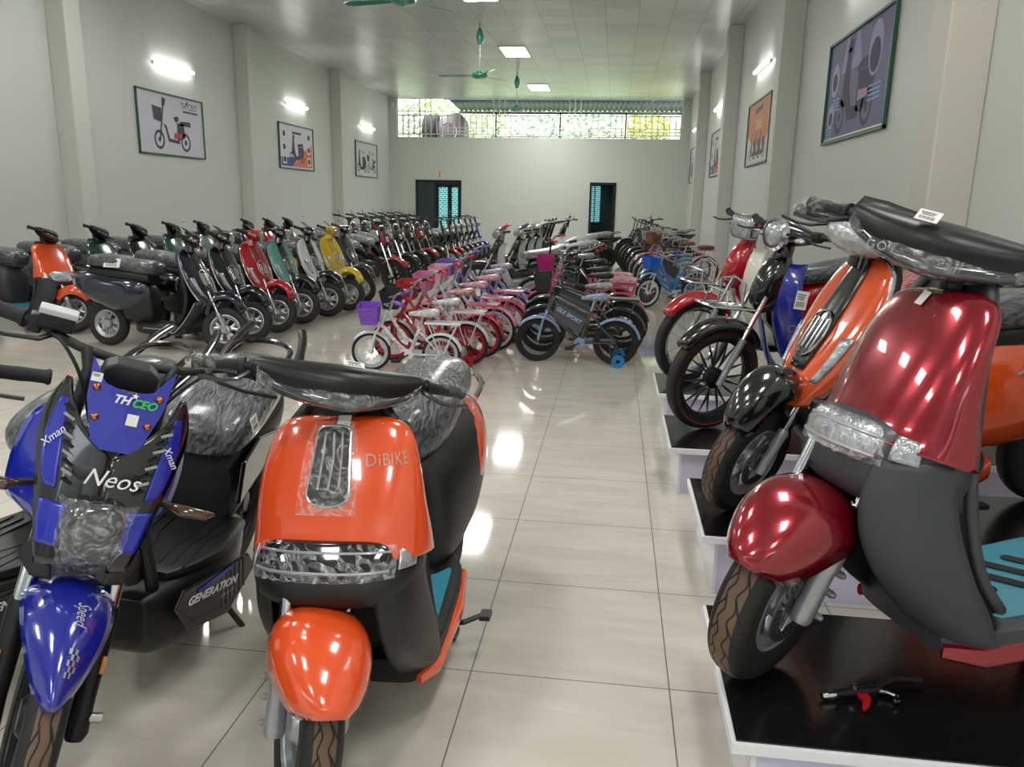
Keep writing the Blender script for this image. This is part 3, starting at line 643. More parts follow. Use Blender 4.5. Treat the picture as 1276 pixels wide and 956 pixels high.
def fender(g, cx, cz, R, a0, a1, hw, p=2.2, drop=.05, tip=.55, n=20, m=12, grow=0):
    """curved mudguard around a wheel, angles measured from +x, widest in the middle"""
    def f(u, v):
        a = a0+(a1-a0)*v; w_ = hw*(tip+(1-tip)*sin(min(max(v, 0), 1)*PI)**.6); R0 = R+grow*sin(min(max(v, 0), 1)*PI)**1.3
        t = (u*2-1); b = abs(t)*PI/2; y = math.copysign(w_*sin(b)**(2/p) if t else 0, t); r = R0-drop*(1-max(cos(b), 0)**(2/p))
        return Vector((cx+r*cos(a), y, cz+r*sin(a)))
    g.grid(f, m, n); return f
def label_sheet(par, M, w_, h_, name='sticker', lines=True, barcode=True):
    """white paper sticker with print lines (no readable code)"""
    g = G(M); g.box((0, 0, 0), (w_, h_, .0012)); s = g.obj(name, PAPER, par, smooth=False)
    if lines:
        g = G(M)
        for k in range(3): g.box((-w_*.05, h_*(.3-.12*k), .0009), (w_*(.7-.1*k), h_*.05, .0004))
        if barcode:
            for k in range(11): g.box((-w_*.32+w_*.062*k, -h_*.22, .0009), (w_*(.02+.02*(k % 3 == 0)), h_*.28, .0004))
        g.obj('print', INK, s, smooth=False)
    return s
def levers(par, xf, x, z, y0, y1, mt=BLK, back=0):
    for s in (-1, 1):
        g = G(xf); g.tube([(x+.03, s*y0, z-.005), (x+.075, s*(y0+.03), z-.015), (x+.085-back*.3, s*(y0+y1)/2, z-.02), (x+.07-back, s*(y1-.01), z-.02)], [.008, .007, .006, .007], 7, .8); g.obj('brake_lever', mt, par)
def grips(par, xf, x0, z0, y0, x1, z1, y1, mt=RUBG, r=.0165):
    for s in (-1, 1):
        g = G(xf); a = Vector((x0, s*y0, z0)); b = Vector((x1, s*y1, z1)); pts = [a+(b-a)*t for t in (0, .04, .1, .3, .5, .7, .9, .96, 1)]
        g.tube(pts, [r*1.3, r*1.3, r, r*.96, r*1.03, r*.96, r, r*1.2, r*1.0], 12); g.obj('grip', mt, par)
def kickstand(par, x, y0, h=.18, mt=BLK):
    g = G(); g.tube([(x, y0*.6, h), (x-.06, y0+.06, .02), (x-.09, y0+.065, .008)], [.011, .010, .012], 7); g.obj('side_stand', mt, par)
def centre_stand(par, x, z, w_=.13, mt=BLK):
    g = G()
    for s in (-1, 1):
        g.tube([(x+.05, s*.06, z), (x-.02, s*w_, .02)], .013, 8); g.box((x-.03, s*(w_+.005), .008), (.07, .035, .016)); 
    g.tube([(x+.02, -.10, .09), (x+.02, .10, .09)], .011, 8); g.tube([(x, w_*.9, .06), (x+.05, w_+.07, .10), (x+.02, w_+.12, .11)], [.010, .009, .009], 7); g.box((x+.02, w_+.135, .112), (.05, .035, .016))
    g.obj('centre_stand', mt, par)
# ------------------------------------------------------------------ smooth retro scooter (orange and red ones)
def gogo(name, label, cat_, bodym, lowm, steer_deg, near=True, seatm=None, mat_slots=False, tyrem=None, group=None, wrap=True, lampm=CLEAR, arch=.03, lv=(.03, .50), lu=.50, chin=.58):
    t = thing(name, label, cat_, group); seatm = seatm or SEATW
    xf = steer((.36, .9), R_(25), R_(steer_deg))
    wheel(t, .63, .215, .105, .128, 'mag5', xf, tyrem or TREADF, SILP, 'front_wheel', disc=.095 if near else 0)
    wheel(t, -.60, .215, .105, .128, 'mag5', None, TREADD, DMET, 'rear_wheel')
    g = G(xf)
    fender(g, .635, .235, .262, R_(34), R_(152), .122, drop=.115, tip=.42, p=2.6); g.obj('front_fender', bodym, t, sol=.006, off=-1)
    for s in (-1, 1):
        g = G(xf); ax = Vector((.63, s*.076, .21)); tp = Vector((.50, s*.076, .52)); d = tp-ax
        g.tube([ax-d*.07, ax-d*.03, ax+d*.30, ax+d*.34, ax+d*.46, ax+d*.48], [.02, .026, .024, .029, .029, .02], 16); fk = g.obj('fork_leg', SILP, t)
        g = G(xf); g.tube([ax+d*.6, tp+d*.12], .0155, 14); g.obj('fork_tube', CHR, fk)
        if near:
            g = G(xf)
            for q, a_ in ((.0, -.02), (.16, -.03), (.30, -.032)): c = ax+d*q; g.cyl(c+Vector((a_-.012, s*.0, -.01)), c+Vector((a_-.012, s*.028, -.01)), .009, 8); g.cyl(c+Vector((a_-.012, s*.02, -.01)), c+Vector((a_-.012, s*.034, -.01)), .006, 6)
            g.tube([ax+d*.0+Vector((-.03, 0, 0)), ax+d*.35+Vector((-.035, 0, 0))], .012, 8); g.obj('caliper_bracket', SILP, fk)
    # front shield
    st = [(.905, .335, .05, .02), (.895, .352, .135, .045), (.86, .378, .185, .07), (.78, .425, .212, .085), (.69, .470, .226, .11), (.61, .505, .236, .145), (.560, .532, .240, .170)]
    f = shellf(st, 2.5)
    def fb(u, v):                                                    # lower edge arches up above the lamp
        q = f(u, v); q2 = q.copy(); a_ = v**4*(1-abs(u)**2)*arch; q2.z += a_; return q2
    g = G(); g.grid(lambda u, v: fb(u*2-1, v), 40, 26); ap = g.obj('front_shield', bodym, t, sol=.006, off=-1)
    # chin housing with lamp
    st2 = [(.600, .490, .212, .14), (.575, .532, .222, .17), (.535, chin-.008, .222, .19), (.505, chin, .216, .19), (.478, chin-.018, .208, .18), (.460, .50, .195, .14)]
    f2_ = shellf(st2, 2.6)
    def f2(u, v):
        q = f2_(u, v); q.z += (1-min(v, 1))**1.5*(1-min(1, abs(u))**2)*(arch+.004); return q
    g = G(); g.grid(lambda u, v: f2(u*2-1, v), 32, 12); ch = g.obj('chin_cowl', lowm, t, sol=.006, off=-1)
    g = G(); g.grid(lambda u, v: f2((u*2-1)*lu, lv[0]+lv[1]*(.5+(v-.5)*(1-.999*abs(u*2-1)**5)**.5))+Vector((.006, 0, 0)), 24, 6); hl = g.obj('head_lamp', lampm, ch, sol=.006, off=1)
    g = G()
    for zz in ((lv[0]+lv[1]*.3, lv[0]+lv[1]*.8) if near else (.3,)): g.tube([f2(u, zz)+Vector((.014, 0, 0)) for u in [(-lu+i*lu/5) for i in range(11)]], .004, 6)
    g.obj('lamp_strip', SILP, hl)
    for s in (-1, 1):
        g = G(); g.grid(lambda u, v: f2(s*(lu+.08+u*.22), .12+v*.20)+Vector((.006, 0, 0)), 8, 5); g.obj('turn_lamp', CLEAR if not near else CLEAR, ch, sol=.004, off=1)
    if wrap:
        rnd = random.Random(3); nz = {}
        def wf(u, v):
            k = (round(u*30), round(v*8)); j = nz.setdefault(k, rnd.uniform(0, .010)); return f2((u*2-1)*(lu+.07), lv[0]+v*lv[1])+Vector((.010+j, 0, 0))
        g = G(); g.grid(wf, 30, 8); g.obj('protective_film', FILM, ch)
    # side legs of the shield, curving down to the floor
    st3 = [(.575, .535, .222, .17), (.50, .56, .220, .20), (.42, .56, .224, .22), (.33, .52, .224, .22), (.25, .45, .214, .20), (.18, .36, .204, .14), (.15, .26, .192, .10)]
    f3 = shellf(st3, 3.2)
    def legf(s):
        def q(u, v):
            a_ = .30+.68*u; return f3(s*a_, v)
        return q
    for s in (-1, 1):
        g = G(); g.grid(legf(s), 16, 20); g.obj('leg_cowl', lowm, t, sol=.008, off=-1)
    g = G(); st4 = [(.50, .45, .2, .1), (.35, .375, .2, .08), (.22, .30, .19, .06), (.15, .22, .185, .04)]; f4 = shellf(st4, 3)
    g.grid(lambda u, v: f4(u*2-1, v), 16, 10); g.obj('wheel_well', DARKIN if near else BLK, t, sol=.006)
    # inner shield behind the rider side
    st5 = [(.925, .31, .10, -.02), (.86, .335, .148, -.02), (.70, .37, .185, -.035), (.5, .375, .205, -.05), (.34, .335, .205, -.05), (.25, .27, .20, -.03)]
    st5 = [(z, x-.02, h, .0) for z, x, h, d in st5]; f5 = shellf(st5, 2.6); g = G(); g.grid(lambda u, v: f5(u*2-1, v)-Vector((.03*(1-abs(u*2-1)**3), 0, 0)), 18, 14); g.obj('inner_shield', lowm, t, sol=.03, off=0)
    if near:
        g = G(); g.tube([(.28, 0, .93), (.31, 0, .85)], .035, 10); g.tube([(.30, .02, .88), (.29, .03, 1.0)], .02, 8); g.obj('steering_neck', BLK, t)
    else: G().tube([(.27, 0, 1.0), (.31, 0, .85)], .035, 10).obj('steering_neck', BLK, t)
    # floor and skirts
    g = G(); body(g, [(.34, .175, .16, .035), (.25, .178, .198, .042), (.05, .20, .20, .045), (-.12, .232, .19, .05), (-.2, .25, .15, .05)], 5, 24, 10); g.obj('floorboard', lowm, t)
    for s in (-1, 1):
        g = G(); g.tube([(.34, s*.165, .155), (.26, s*.193, .150), (.0, s*.200, .185), (-.16, s*.185, .23)], [.010, .016, .018, .012], 8, 1.6); g.obj('skirt', bodym, t)
    MT = mat('turquoise_mat', '#2f93ad', .25, 0, .6, noise=.35, nscale=40, bump=.15, bscale=80, col2='#3f7f92')
    MM = Matrix.Translation((.05, 0, .2435))@Matrix.Rotation(R_(9.5), 4, 'Y')@Matrix.Translation((-.05, 0, -.230))
    g = G(MM); pts = [(.245, -.10), (.265, -.05), (.23, 0), (.265, .05), (.245, .10), (.21, .165), (.12, .172), (-.10, .16), (-.13, .12), (-.13, -.12), (-.10, -.16), (.12, -.172), (.21, -.165)]
    g.prism(pts, .230, .236, 'xy'); mm = g.obj('floor_mat', MT, t, smooth=False, bev=.002)
    if near:
        for k in range(5):
            g = G(MM@Matrix.Translation((.165-.066*k, .01, .2375))@Matrix.Rotation(R_(27), 4, 'Z')); h_ = .045 if k == 0 else .095; a_ = [(x_, y_) for x_, y_ in arc(0, h_, .013, 0, PI, 6)]+[(x_, y_) for x_, y_ in arc(0, -h_, .013, PI, 2*PI, 6)]
            g.prism(a_, 0, .002, 'xy'); g.obj('grip_pad', RUBG, mm, smooth=False)
        for s in (-1, 1): g = G(MM); g.cyl((.20, s*.14, .236), (.20, s*.14, .2385), .009, 12); g.obj('mat_stud', CHR, mm)
    # rear body
    g = G(); body(g, [(-.08, .42, .10, .16), (-.11, .45, .155, .22), (-.20, .47, .185, .245), (-.36, .50, .205, .235), (-.52, .54, .20, .20), (-.68, .58, .165, .155), (-.78, .61, .11, .10), (-.82, .62, .05, .05)], 2.6, 28, 20); g.obj('rear_body', lowm, t)
    g = G(); body(g, [(-.40, .53, .208, .14), (-.46, .545, .214, .17), (-.58, .57, .200, .17), (-.70, .60, .165, .135), (-.80, .625, .105, .09), (-.85, .635, .04, .04)], 2.4, 28, 16); g.obj('rear_panel', bodym, t)
    g = G(); body(g, [(-.84, .62, .09, .03), (-.865, .62, .07, .022)], 2.2, 16, 3); g.obj('tail_lamp', REDL, t)
    # seat under wrap
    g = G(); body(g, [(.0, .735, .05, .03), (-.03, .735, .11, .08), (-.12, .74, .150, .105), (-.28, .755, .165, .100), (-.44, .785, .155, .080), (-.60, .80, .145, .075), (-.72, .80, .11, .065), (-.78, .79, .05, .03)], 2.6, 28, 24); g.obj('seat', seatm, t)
    g = G(); g.tube(spline([(-.62, .15, .72), (-.80, .14, .74), (-.90, .07, .77), (-.92, 0, .78), (-.90, -.07, .77), (-.80, -.14, .74), (-.62, -.15, .72)], 24), .012, 8); g.obj('grab_rail', CHR, t)
    centre_stand(t, -.12, .16) if near else kickstand(t, -.1, .15)
    # headset: broad wing
    g = G(xf); secs = [(-.225, .315, 1.005, .022, .020), (-.20, .318, 1.0, .036, .034), (-.12, .335, .990, .058, .048), (0, .350, .985, .072, .058), (.12, .335, .990, .058, .048), (.20, .318, 1.0, .036, .034), (.225, .315, 1.005, .022, .020)]
    body(g, secs, 2.4, 24, 28, 'y'); hs = g.obj('headset_cover', mat('satin_black', '#0b0b0c', .36, 0, 0, spec=.4), t)
    g = G(xf); g.tube(spline([(.340, -.19, .985), (.388, -.11, .968), (.412, 0, .958), (.388, .11, .968), (.340, .19, .985)], 20), [.008]+[.016]*19+[.008], 10); dl = g.obj('daytime_lamp', mat('smoked_strip', '#43464a', .1, .3, 1), hs)
    if wrap:
        rnd = random.Random(5)
        g = G(xf); rs = []
        for i in range(25):
            y = -.21+.42*i/24; q = cat(secs, (y+.225)/.45); rs.append([Vector((q[1]+.012+(q[3]+.012)*cos(a), y, q[2]-.020+(.034+rnd.uniform(-.003, .004))*sin(a))) for a in [R_(-120+200*j/9) for j in range(10)]])
        g.loft(rs, closed=False); g.obj('protective_film', FILM, hs)
    g = G(xf); g.tube([(.31, -.26, 1.005), (.325, -.2, 1.004)], .013, 10); g.tube([(.31, .26, 1.005), (.325, .2, 1.004)], .013, 10); g.obj('handlebar', DMET, hs)
    grips(t, xf, .312, 1.004, .235, .285, .995, .355)
    levers(t, xf, .305, 1.0, .225, .35, mat('lever_wrapped', '#3b3c3e', .3, .5, .6))
    if near:
        for s in (-1, 1):
            g = G(xf); g.tube([(.30, s*.25, 1.0), (.293, s*.30, .999), (.287, s*.345, .996), (.283, s*.372, .995)], [.022, .021, .022, .010], 12); g.obj('grip_film', FILM2, t)
    t['_'] = 0; del t['_']
    return t, fb, f2, xf
def on_apron(t, fb, u, v, w_, h_, name='sticker', off=.004, spin=0, lines=True):
    p = fb(u, v); du = (fb(u+.02, v)-fb(u-.02, v)).normalized(); dv = (fb(u, v-.02)-fb(u, v+.02)).normalized()
    # viewer faces the scooter: text x runs towards +u (vehicle left)
    M = frame_M(p, du, dv); n = M.col[2].to_3d(); M.translation = p+n*off
    if spin: M = M@Matrix.Rotation(spin, 4, 'Z')
    return M
def apron_text(t, fb, s, u0, v0, size, mtl, su=.5, off=.003, shear=0, bold=0, name='lettering', space=1.0, ku=.21, kv=.38):
    """lettering laid on the shield surface"""
    def fn(co):
        u = u0+co.x/ku; v = v0-co.y/kv; p = fb(u, v); du = fb(u+.01, v)-fb(u-.01, v); dv = fb(u, v-.01)-fb(u, v+.01); return p+du.cross(dv).normalized()*off
    return text(s, size, mtl, t, name, None, fn=fn, font_shear=shear, bold=bold, space=space)
ORG = paint('orange', '#e2501c'); ORG2 = paint('orange_deep', '#dc5a20'); CRM = mat('paint_candy_red', '#8e0d20', .2, .55, 1); 
GRN = mat('logo_green', '#3fbf4a', .4); WTX = mat('lettering_white', '#e8e8ea', .4); SLV = mat('lettering_silver', '#e0c4b0', .35, .3)
def star(par, M, r=.008, m_=None):
    g = G(M); g.prism([(r*cos(PI/2+k*PI/5)*(1 if k % 2 == 0 else .42), r*sin(PI/2+k*PI/5)*(1 if k % 2 == 0 else .42)) for k in range(10)], 0, .001, 'xy'); g.obj('logo_star', m_ or WTX, par, smooth=False)
def badge(t, fb, c=(0, .40)):
    """slotted chrome oval badge under film on the shield"""
    def P(a, b, off=0):
        u = c[0]+a/.21; v = c[1]-b/.38; p = fb(u, v); du = fb(u+.01, v)-fb(u-.01, v); dv = fb(u, v-.01)-fb(u, v+.01); return p+du.cross(dv).normalized()*off
    out = [(x_, y_) for x_, y_ in arc(0, .055, .024, 0, PI, 10)]+[(x_, y_) for x_, y_ in arc(0, -.055, .024, PI, 2*PI, 10)]
    g = G(); g.tube([P(a, b, .004) for a, b in out+out[:1]], .0035, 6); o = g.obj('badge', CHR, t)
    g = G(); n = len(out); g.add([P(0, 0, .003)]+[P(a, b, .002) for a, b in out], [(0, 1+i, 1+(i+1) % n) for i in range(n)]); g.obj('badge_recess', DARKIN, o)
    for s in (-1, 0, 1): g = G(); g.tube([P(s*.010, -.052, .006), P(s*.010+.002, 0, .007), P(s*.010, .052, .006)], .0032, 6); g.obj('badge_bar', CHR, o)
    rnd = random.Random(4); g = G(); g.grid(lambda u, v: P((u-.5)*.072, (v-.5)*.19, .010+rnd.uniform(0, .004)), 7, 12); g.obj('protective_film', FILM, o)
t, fb, f2, xf = gogo('scooter', 'glossy orange scooter with black headset and slotted oval badge in the foreground', 'scooter', ORG, BLK, 34, tyrem=TREADB, lampm=mat('smoked_lens', '#1c1d20', .08, .2, 1), arch=.03, lv=(.03, .34))
badge(t, fb, (0, .44))
M = on_apron(t, fb, .06, .17, 0, 0, off=.004); g = G(M); g.box((0, 0, 0), (.034, .034, .001)); g.obj('sticker', PAPER, t, smooth=False)
apron_text(t, fb, 'DiBIKE', .46, .45, .030, SLV, space=1.15)
M = xf@frame_M((.375, .02, 1.056), (0, 1, -.05), (-1, 0, .45)); label_sheet(t, M, .05, .022)
place(t, -.606, 2.159, -91.8, 3.3, 0, .97)
# metallic red one on the front platform
t, fb, f2, xf = gogo('scooter', 'metallic red scooter with turquoise floor mat on the front display platform', 'scooter', CRM, GREY, 38, tyrem=TREADB, arch=.05, lv=(.08, .30), lu=.40, chin=.56)
apron_text(t, fb, 'TH', -.12, .16, .020, WTX, shear=.3); apron_text(t, fb, 'CEO', .10, .16, .022, GRN, shear=.3, bold=.0008)
star(t, on_apron(t, fb, -.005, .155, 0, 0, off=.004), .007)
M = on_apron(t, fb, .02, .25, 0, 0, off=.004, spin=-.15); g = G(M); g.box((0, 0, 0), (.028, .034, .001)); g.obj('sticker', PAPER, t, smooth=False)
M = xf@frame_M((.385, -.03, 1.052), (0, 1, 0), (-1, 0, .8)); label_sheet(t, M, .05, .03)
text('GO', .026, SILP, t, 'lettering', xf@frame_M((.432, -.10, .975), (-.35, 1, 0), (-.3, 0, 1)), space=1.2)
place(t, 1.09, 1.97, -165, 3, .250, 1.05); t.scale = (1.05, 1.0, 1.09)
# ------------------------------------------------------------------ sporty blue moped in the foreground
BLU = paint('royal_blue', '#1322a8'); BLUD = paint('metal_blue', '#16208e')
def sporty():
    t = thing('electric_moped', 'sporty blue and black electric moped with small blue screen in left foreground', 'moped')
    xf = steer((.36, .9), R_(25), R_(28.5))
    wheel(t, .64, .27, .085, .185, 'mag5', xf, TREADB, DMET, 'front_wheel', disc=.09)
    wheel(t, -.66, .27, .09, .185, 'mag5', None, TREADD, DMET, 'rear_wheel')
    for s in (-1, 1):
        ax = Vector((.64, s*.088, .27)); tp = Vector((.475, s*.088, .66)); d = tp-ax
        g = G(xf); g.tube([ax-d*.12, ax-d*.08, ax+d*.1, ax+d*.55, ax+d*.60], [.018, .026, .023, .026, .02], 14, .8); lg = g.obj('fork_leg', DMET, t)
        g = G(xf); g.tube([ax+d*.58, tp+d*.35], .020, 14); g.obj('fork_tube', CHR, lg)
        g = G(xf); c = ax+d*.30+Vector((.018, s*.018, 0)); g.box(c, (.012, .012, .04), rot=(0, -.4, 0)); g.obj('side_reflector', AMB, lg, smooth=False, bev=.003)
        g = G(xf); g.cyl(ax, ax+Vector((0, s*.045, 0)), .012, 10); g.obj('axle_nut', SIL, lg)
        g = G(xf); g.tube([ax+d*.5+Vector((-.03, s*.0, 0)), ax+d*.2+Vector((-.05, s*.01, 0)), ax+Vector((-.03, s*.01, 0))], .022, 8, .4); g.obj('leg_guard', BLK, lg)
    g = G(xf)
    def ff(u, v):
        a = R_(40)+(R_(116)-R_(40))*v; w_ = .02+.075*sin(min(1, v*1.25)*PI/2)**.9; tt = (u*2-1); y = w_*tt; rr = .315-.05*abs(tt)**2.2-.02*(1-v); return Vector((.64+rr*cos(a), y, .27+rr*sin(a)))
    g.grid(ff, 14, 18); fd = g.obj('front_fender', BLUD, t, sol=.006, off=-1)
    g = G(xf)
    for i in range(4):
        for j in range(5):
            if (i+j) % 2 == 0:
                u = .56+.045*i; v = .16+.03*j; ps = [ff(u+a_, v+b_)*1.0+Vector((.0025, 0, .0025)) for a_, b_ in ((0, 0), (.045, 0), (.045, .03), (0, .03))]; g.add(ps, [(0, 1, 2, 3)])
    g.obj('checker_decal', SILP, fd, smooth=False)
    def fn(co): 
        p = ff(.62+co.y/.16, .52-co.x/.55); return xf@(p+Vector((.004, 0, .004)))
    text('Speed', .035, WTX, fd, 'lettering', None, fn=fn, font_shear=.3)
    # V fairing
    def X(y, z): return .60-(z-.60)*.38-1.9*y*y
    def strip(st, s, m_, nm, off=0, sol=.014, par=t, n=10):
        g = G(xf); g.grid(lambda u, v: (lambda q: Vector((X(q[1]+(q[2]-q[1])*u, q[0])+off, s*(q[1]+(q[2]-q[1])*u), q[0])))(cat(st, v)), 6, n); return g.obj(nm, m_, par, sol=sol, off=0)
    for s in (-1, 1):
        fr = strip([(.985, .118, .124), (.94, .100, .142), (.89, .062, .150), (.845, .0, .146), (.79, .0, .135), (.72, .0, .12), (.66, .03, .105), (.61, .05, .09)], s, BLKG, 'front_cowl', n=18)
        strip([(.945, .112, .126), (.91, .108, .134), (.86, .100, .138), (.80, .094, .128), (.765, .090, .112)], s, BLU, 'blue_panel', .010, .004, fr)
        for k in range(9):
            z = .93-.018*k; g = G(xf); y0 = .098-.004*k; g.box((X(y0+.010, z)+.016, s*(y0+.008), z), (.003, .026, .0065), rot=(s*.5, 0, 0)); g.obj('stripe', SILP if k % 2 else DMET, fr, smooth=False)
        strip([(.74, .06, .115), (.70, .055, .11), (.655, .05, .10)], s, BLU, 'blue_flash', .012, .004, fr)
        strip([(.655, .07, .11), (.62, .06, .12), (.585, .05, .09)], s, BLK, 'lower_cowl', .0, .012, fr)
        text('Xman', .024, WTX, fr, 'lettering', xf@frame_M((X(.125, .86)+.020, s*.122, .865), (0, .55, -.8*s), (-.35, .8*s*1, .55)), font_shear=.3)
        # side leg guards
        g = G(xf); g.grid(lambda u, v: (lambda q: Vector((.40-.10*u, s*(q[1]+(q[2]-q[1])*u), q[0])))(cat([(.88, .10, .12), (.84, .095, .165), (.76, .09, .185), (.64, .085, .18), (.60, .085, .14)], v)), 6, 12); lg = g.obj('leg_guard_panel', BLU, t, sol=.01)
        g = G(xf); a = Vector((.44, s*.10, .735)); b = Vector((.46, s*.165, .73)); g.tube([a, b], .009, 8); st_ = g.obj('indicator_stalk', BLK, t)
        g = G(xf); g.tube([b, b+Vector((.02, s*.02, .002)), b+Vector((.02, s*.075, .0)), b+Vector((.005, s*.10, 0))], [.012, .02, .016, .004], 10, .7); g.obj('turn_lamp', mat('smoked_amber', '#4a3524', .15, 0, 1), st_)
    g = G(xf); g.box((.43, 0, .70), (.20, .16, .26)); g.obj('cowl_core', BLK, t, bev=.03)
    # wrapped lamp
    g = G(xf); body(g, [(.50, .70, .07, .07), (.58, .69, .065, .075), (.605, .685, .05, .06), (.61, .68, .03, .04)], 3, 20, 8); hl = g.obj('head_lamp', mat('dark_lens', '#2a2c30', .08, .2, 1), t)
    rnd = random.Random(9); g = G(xf); rs = []
    for i in range(12):
        z = .775-.185*i/11; w_ = (.082-.03*i/11+rnd.uniform(-.006, .006))
        rs.append([Vector((.575+.035*sin(PI*i/11)+.02*cos(a)*1.0, w_*sin(a), z+rnd.uniform(-.003, .003))) for a in [R_(-100+200*j/13) for j in range(14)]])
    g.loft(rs, closed=False); g.obj('protective_film', FILM, hl)
    text('Neos', .052, WTX, t, 'lettering', xf@frame_M((X(0, .80)+.012, .012, .805), (0, 1, 0), (-.38, 0, 1)), font_shear=.35)
    # screen
    def S(y, z): return .50-(z-.86)*.42-1.2*y*y
    sc = [(-.088, 1.045), (-.060, .998), (0, .985), (.060, .998), (.088, 1.045), (.080, .96), (.052, .878), (.03, .862), (-.03, .862), (-.052, .878), (-.080, .96)]
    g = G(xf); g.add([(S(0, .93)+.012, 0, .93)]+[(S(y, z)+.012, y, z) for y, z in sc], [(0, 1+i, 1+(i+1) % len(sc)) for i in range(len(sc))]); sn = g.obj('screen', BLU, t, smooth=False, sol=.005)
    for y, z in ((-.066, .985), (-.055, .925), (.066, .985), (.055, .925)):
        g = G(xf); x_ = S(y, z)+.016; g.lathe([(0, .008), (.004, .008), (.008, .003), (.009, 0), (0, 0)], (x_, y, z), 'x', 14); g.obj('bolt', mat('copper_bolt', '#b0663a', .25, .9), sn)
    Msc = lambda y, z, o=.017: xf@frame_M((S(y, z)+o, y, z), (0, 1, 0), (-.42, 0, 1))
    text('TH', .026, WTX, sn, 'lettering', Msc(-.012, .972, .020), font_shear=.3, bold=.0008); text('CEO', .026, GRN, sn, 'lettering', Msc(.036, .970, .020), font_shear=.3, bold=.0008)
    star(sn, Msc(.014, .985, .020), .008)
    g = G(Msc(.020, .935, .020)); g.box((0, 0, 0), (.024, .026, .001)); g.obj('sticker', PAPER, sn, smooth=False)
    label_sheet(sn, Msc(-.071, 1.005, .017), .022, .020, barcode=False)
    g = G(xf); g.prism([(-.065, .97), (-.06, 1.015), (-.035, 1.03), (.035, 1.03), (.06, 1.015), (.065, .97)], .33, .40, 'yz'); g.obj('instrument', BLK, t, smooth=False, bev=.006)
    g = G(xf); g.tube([(.36, -.09, .84), (.33, -.085, .98), (.30, -.10, 1.02)], .015, 10); g.obj('bar_riser', BLK, t)
    g = G(xf); g.tube([(.36, .09, .84), (.33, .085, .98), (.30, .10, 1.02)], .015, 10); g.obj('bar_riser', BLK, t)
    g = G(xf); g.tube(spline([(.22, -.36, 1.045), (.27, -.22, 1.045), (.30, -.12, 1.02), (.305, 0, 1.01), (.30, .12, 1.02), (.27, .22, 1.045), (.22, .36, 1.045)], 24), .0115, 10); g.obj('handlebar', BLK, t)
    grips(t, xf, .262, 1.045, .235, .215, 1.045, .37, r=.0185)
    levers(t, xf, .262, 1.04, .17, .36)
    g = G(xf); g.box((.29, -.175, 1.062), (.05, .075, .035)); rs_ = g.obj('brake_reservoir', DMET, t, smooth=False, bev=.006)
    g = G(xf); g.box((.29, -.175, 1.086), (.055, .08, .014)); g.obj('reservoir_cap', mat('frosted_cap', '#b8babb', .4), rs_, smooth=False, bev=.003)
    g = G(xf); g.box((.275, -.215, 1.045), (.04, .03, .045)); g.obj('switch_housing', BLK, t, smooth=False, bev=.006)
    for s in (-1, 1):
        g = G(xf); g.tube(spline([(.30, s*.18, 1.035), (.38, s*.15, 1.04), (.40, s*.10, .98), (.37, s*.05, .86)], 14), .0045, 6); g.obj('brake_cable', RUB, t)
    # frame, battery box, floor
    g = G(); body(g, [(.26, .28, .06, .07), (.22, .265, .085, .095), (.10, .255, .125, .115), (-.05, .25, .165, .115), (-.22, .26, .155, .10), (-.36, .28, .12, .08)], 5, 24, 12); bx = g.obj('battery_box', BLK, t, bev=.004)
    g = G(); body(g, [(.16, .375, .07, .014), (.12, .375, .10, .018), (-.02, .375, .16, .018), (-.24, .37, .155, .018), (-.27, .37, .14, .012)], 7, 24, 6); fl = g.obj('floorboard', BLK, t)
    for k in range(3):
        g = G(); y = .03+.035*k; g.tube([(.12, y, .393), (-.0-.03*k, y, .393), (-.06-.03*k, y+.02, .393), (-.20, y+.02, .393)], .003, 6); g.obj('floor_rib', BLK, fl); g = G(); g.tube([(.12, -y, .393), (-.0-.03*k, -y, .393), (-.06-.03*k, -y-.02, .393), (-.20, -y-.02, .393)], .003, 6); g.obj('floor_rib', BLK, fl)
    for s in (-1, 1):
        PM = Matrix.Translation((.21, s*.112, 0))@Matrix.Rotation(R_(-17*s), 4, 'Z')@Matrix.Translation((-.13, -s*.168, 0))
        g = G(PM); g.prism([(.10, .355), (.13, .31), (.06, .21), (-.12, .18), (-.24, .29), (-.20, .35)], s*.168, s*.178); sp_ = g.obj('side_panel', BLKG, bx, smooth=False, bev=.004)
        g = G(PM)
        for k in range(6): g.box((-.08-.02*k, s*.1795, .27+.006*k), (.006, .001, .11), rot=(0, .15, 0))
        g.obj('stripe', mat('grey_stripe', '#55585c', .4), sp_, smooth=False)
    PM = Matrix.Translation((.21, .112, 0))@Matrix.Rotation(R_(-17), 4, 'Z')@Matrix.Translation((-.13, -.168, 0))
    text('GENERATION', .036, WTX, bx, 'lettering', PM@frame_M((-.03, .181, .30), (-1, 0, -.10), (0, 0, 1)), font_shear=.25, bold=.0008)
    text('sport', .020, mat('lettering_grey', '#a0a2a6', .4), bx, 'lettering', PM@frame_M((-.10, .181, .262), (-1, 0, 0), (0, 0, 1)), font_shear=.3, space=1.5)
    g = G(PM); g.box((-.04, .1802, .335), (.16, .001, .012), rot=(0, .1, 0)); g.obj('blue_line', BLU, bx, smooth=False)
    g = G(); g.tube([(.36, 0, .86), (.33, 0, .60), (.22, 0, .40)], .035, 10); g.tube([(.32, .045, .66), (.20, .05, .36)], .018, 8); g.tube([(.32, -.045, .66), (.20, -.05, .36)], .018, 8); g.obj('frame_tube', BLK, t)
    g = G(); body(g, [(-.24, .47, .10, .11), (-.30, .50, .125, .14), (-.5, .56, .13, .11), (-.72, .62, .12, .08), (-.88, .66, .07, .05)], 3.5, 20, 10); g.obj('seat_base', BLK, t)
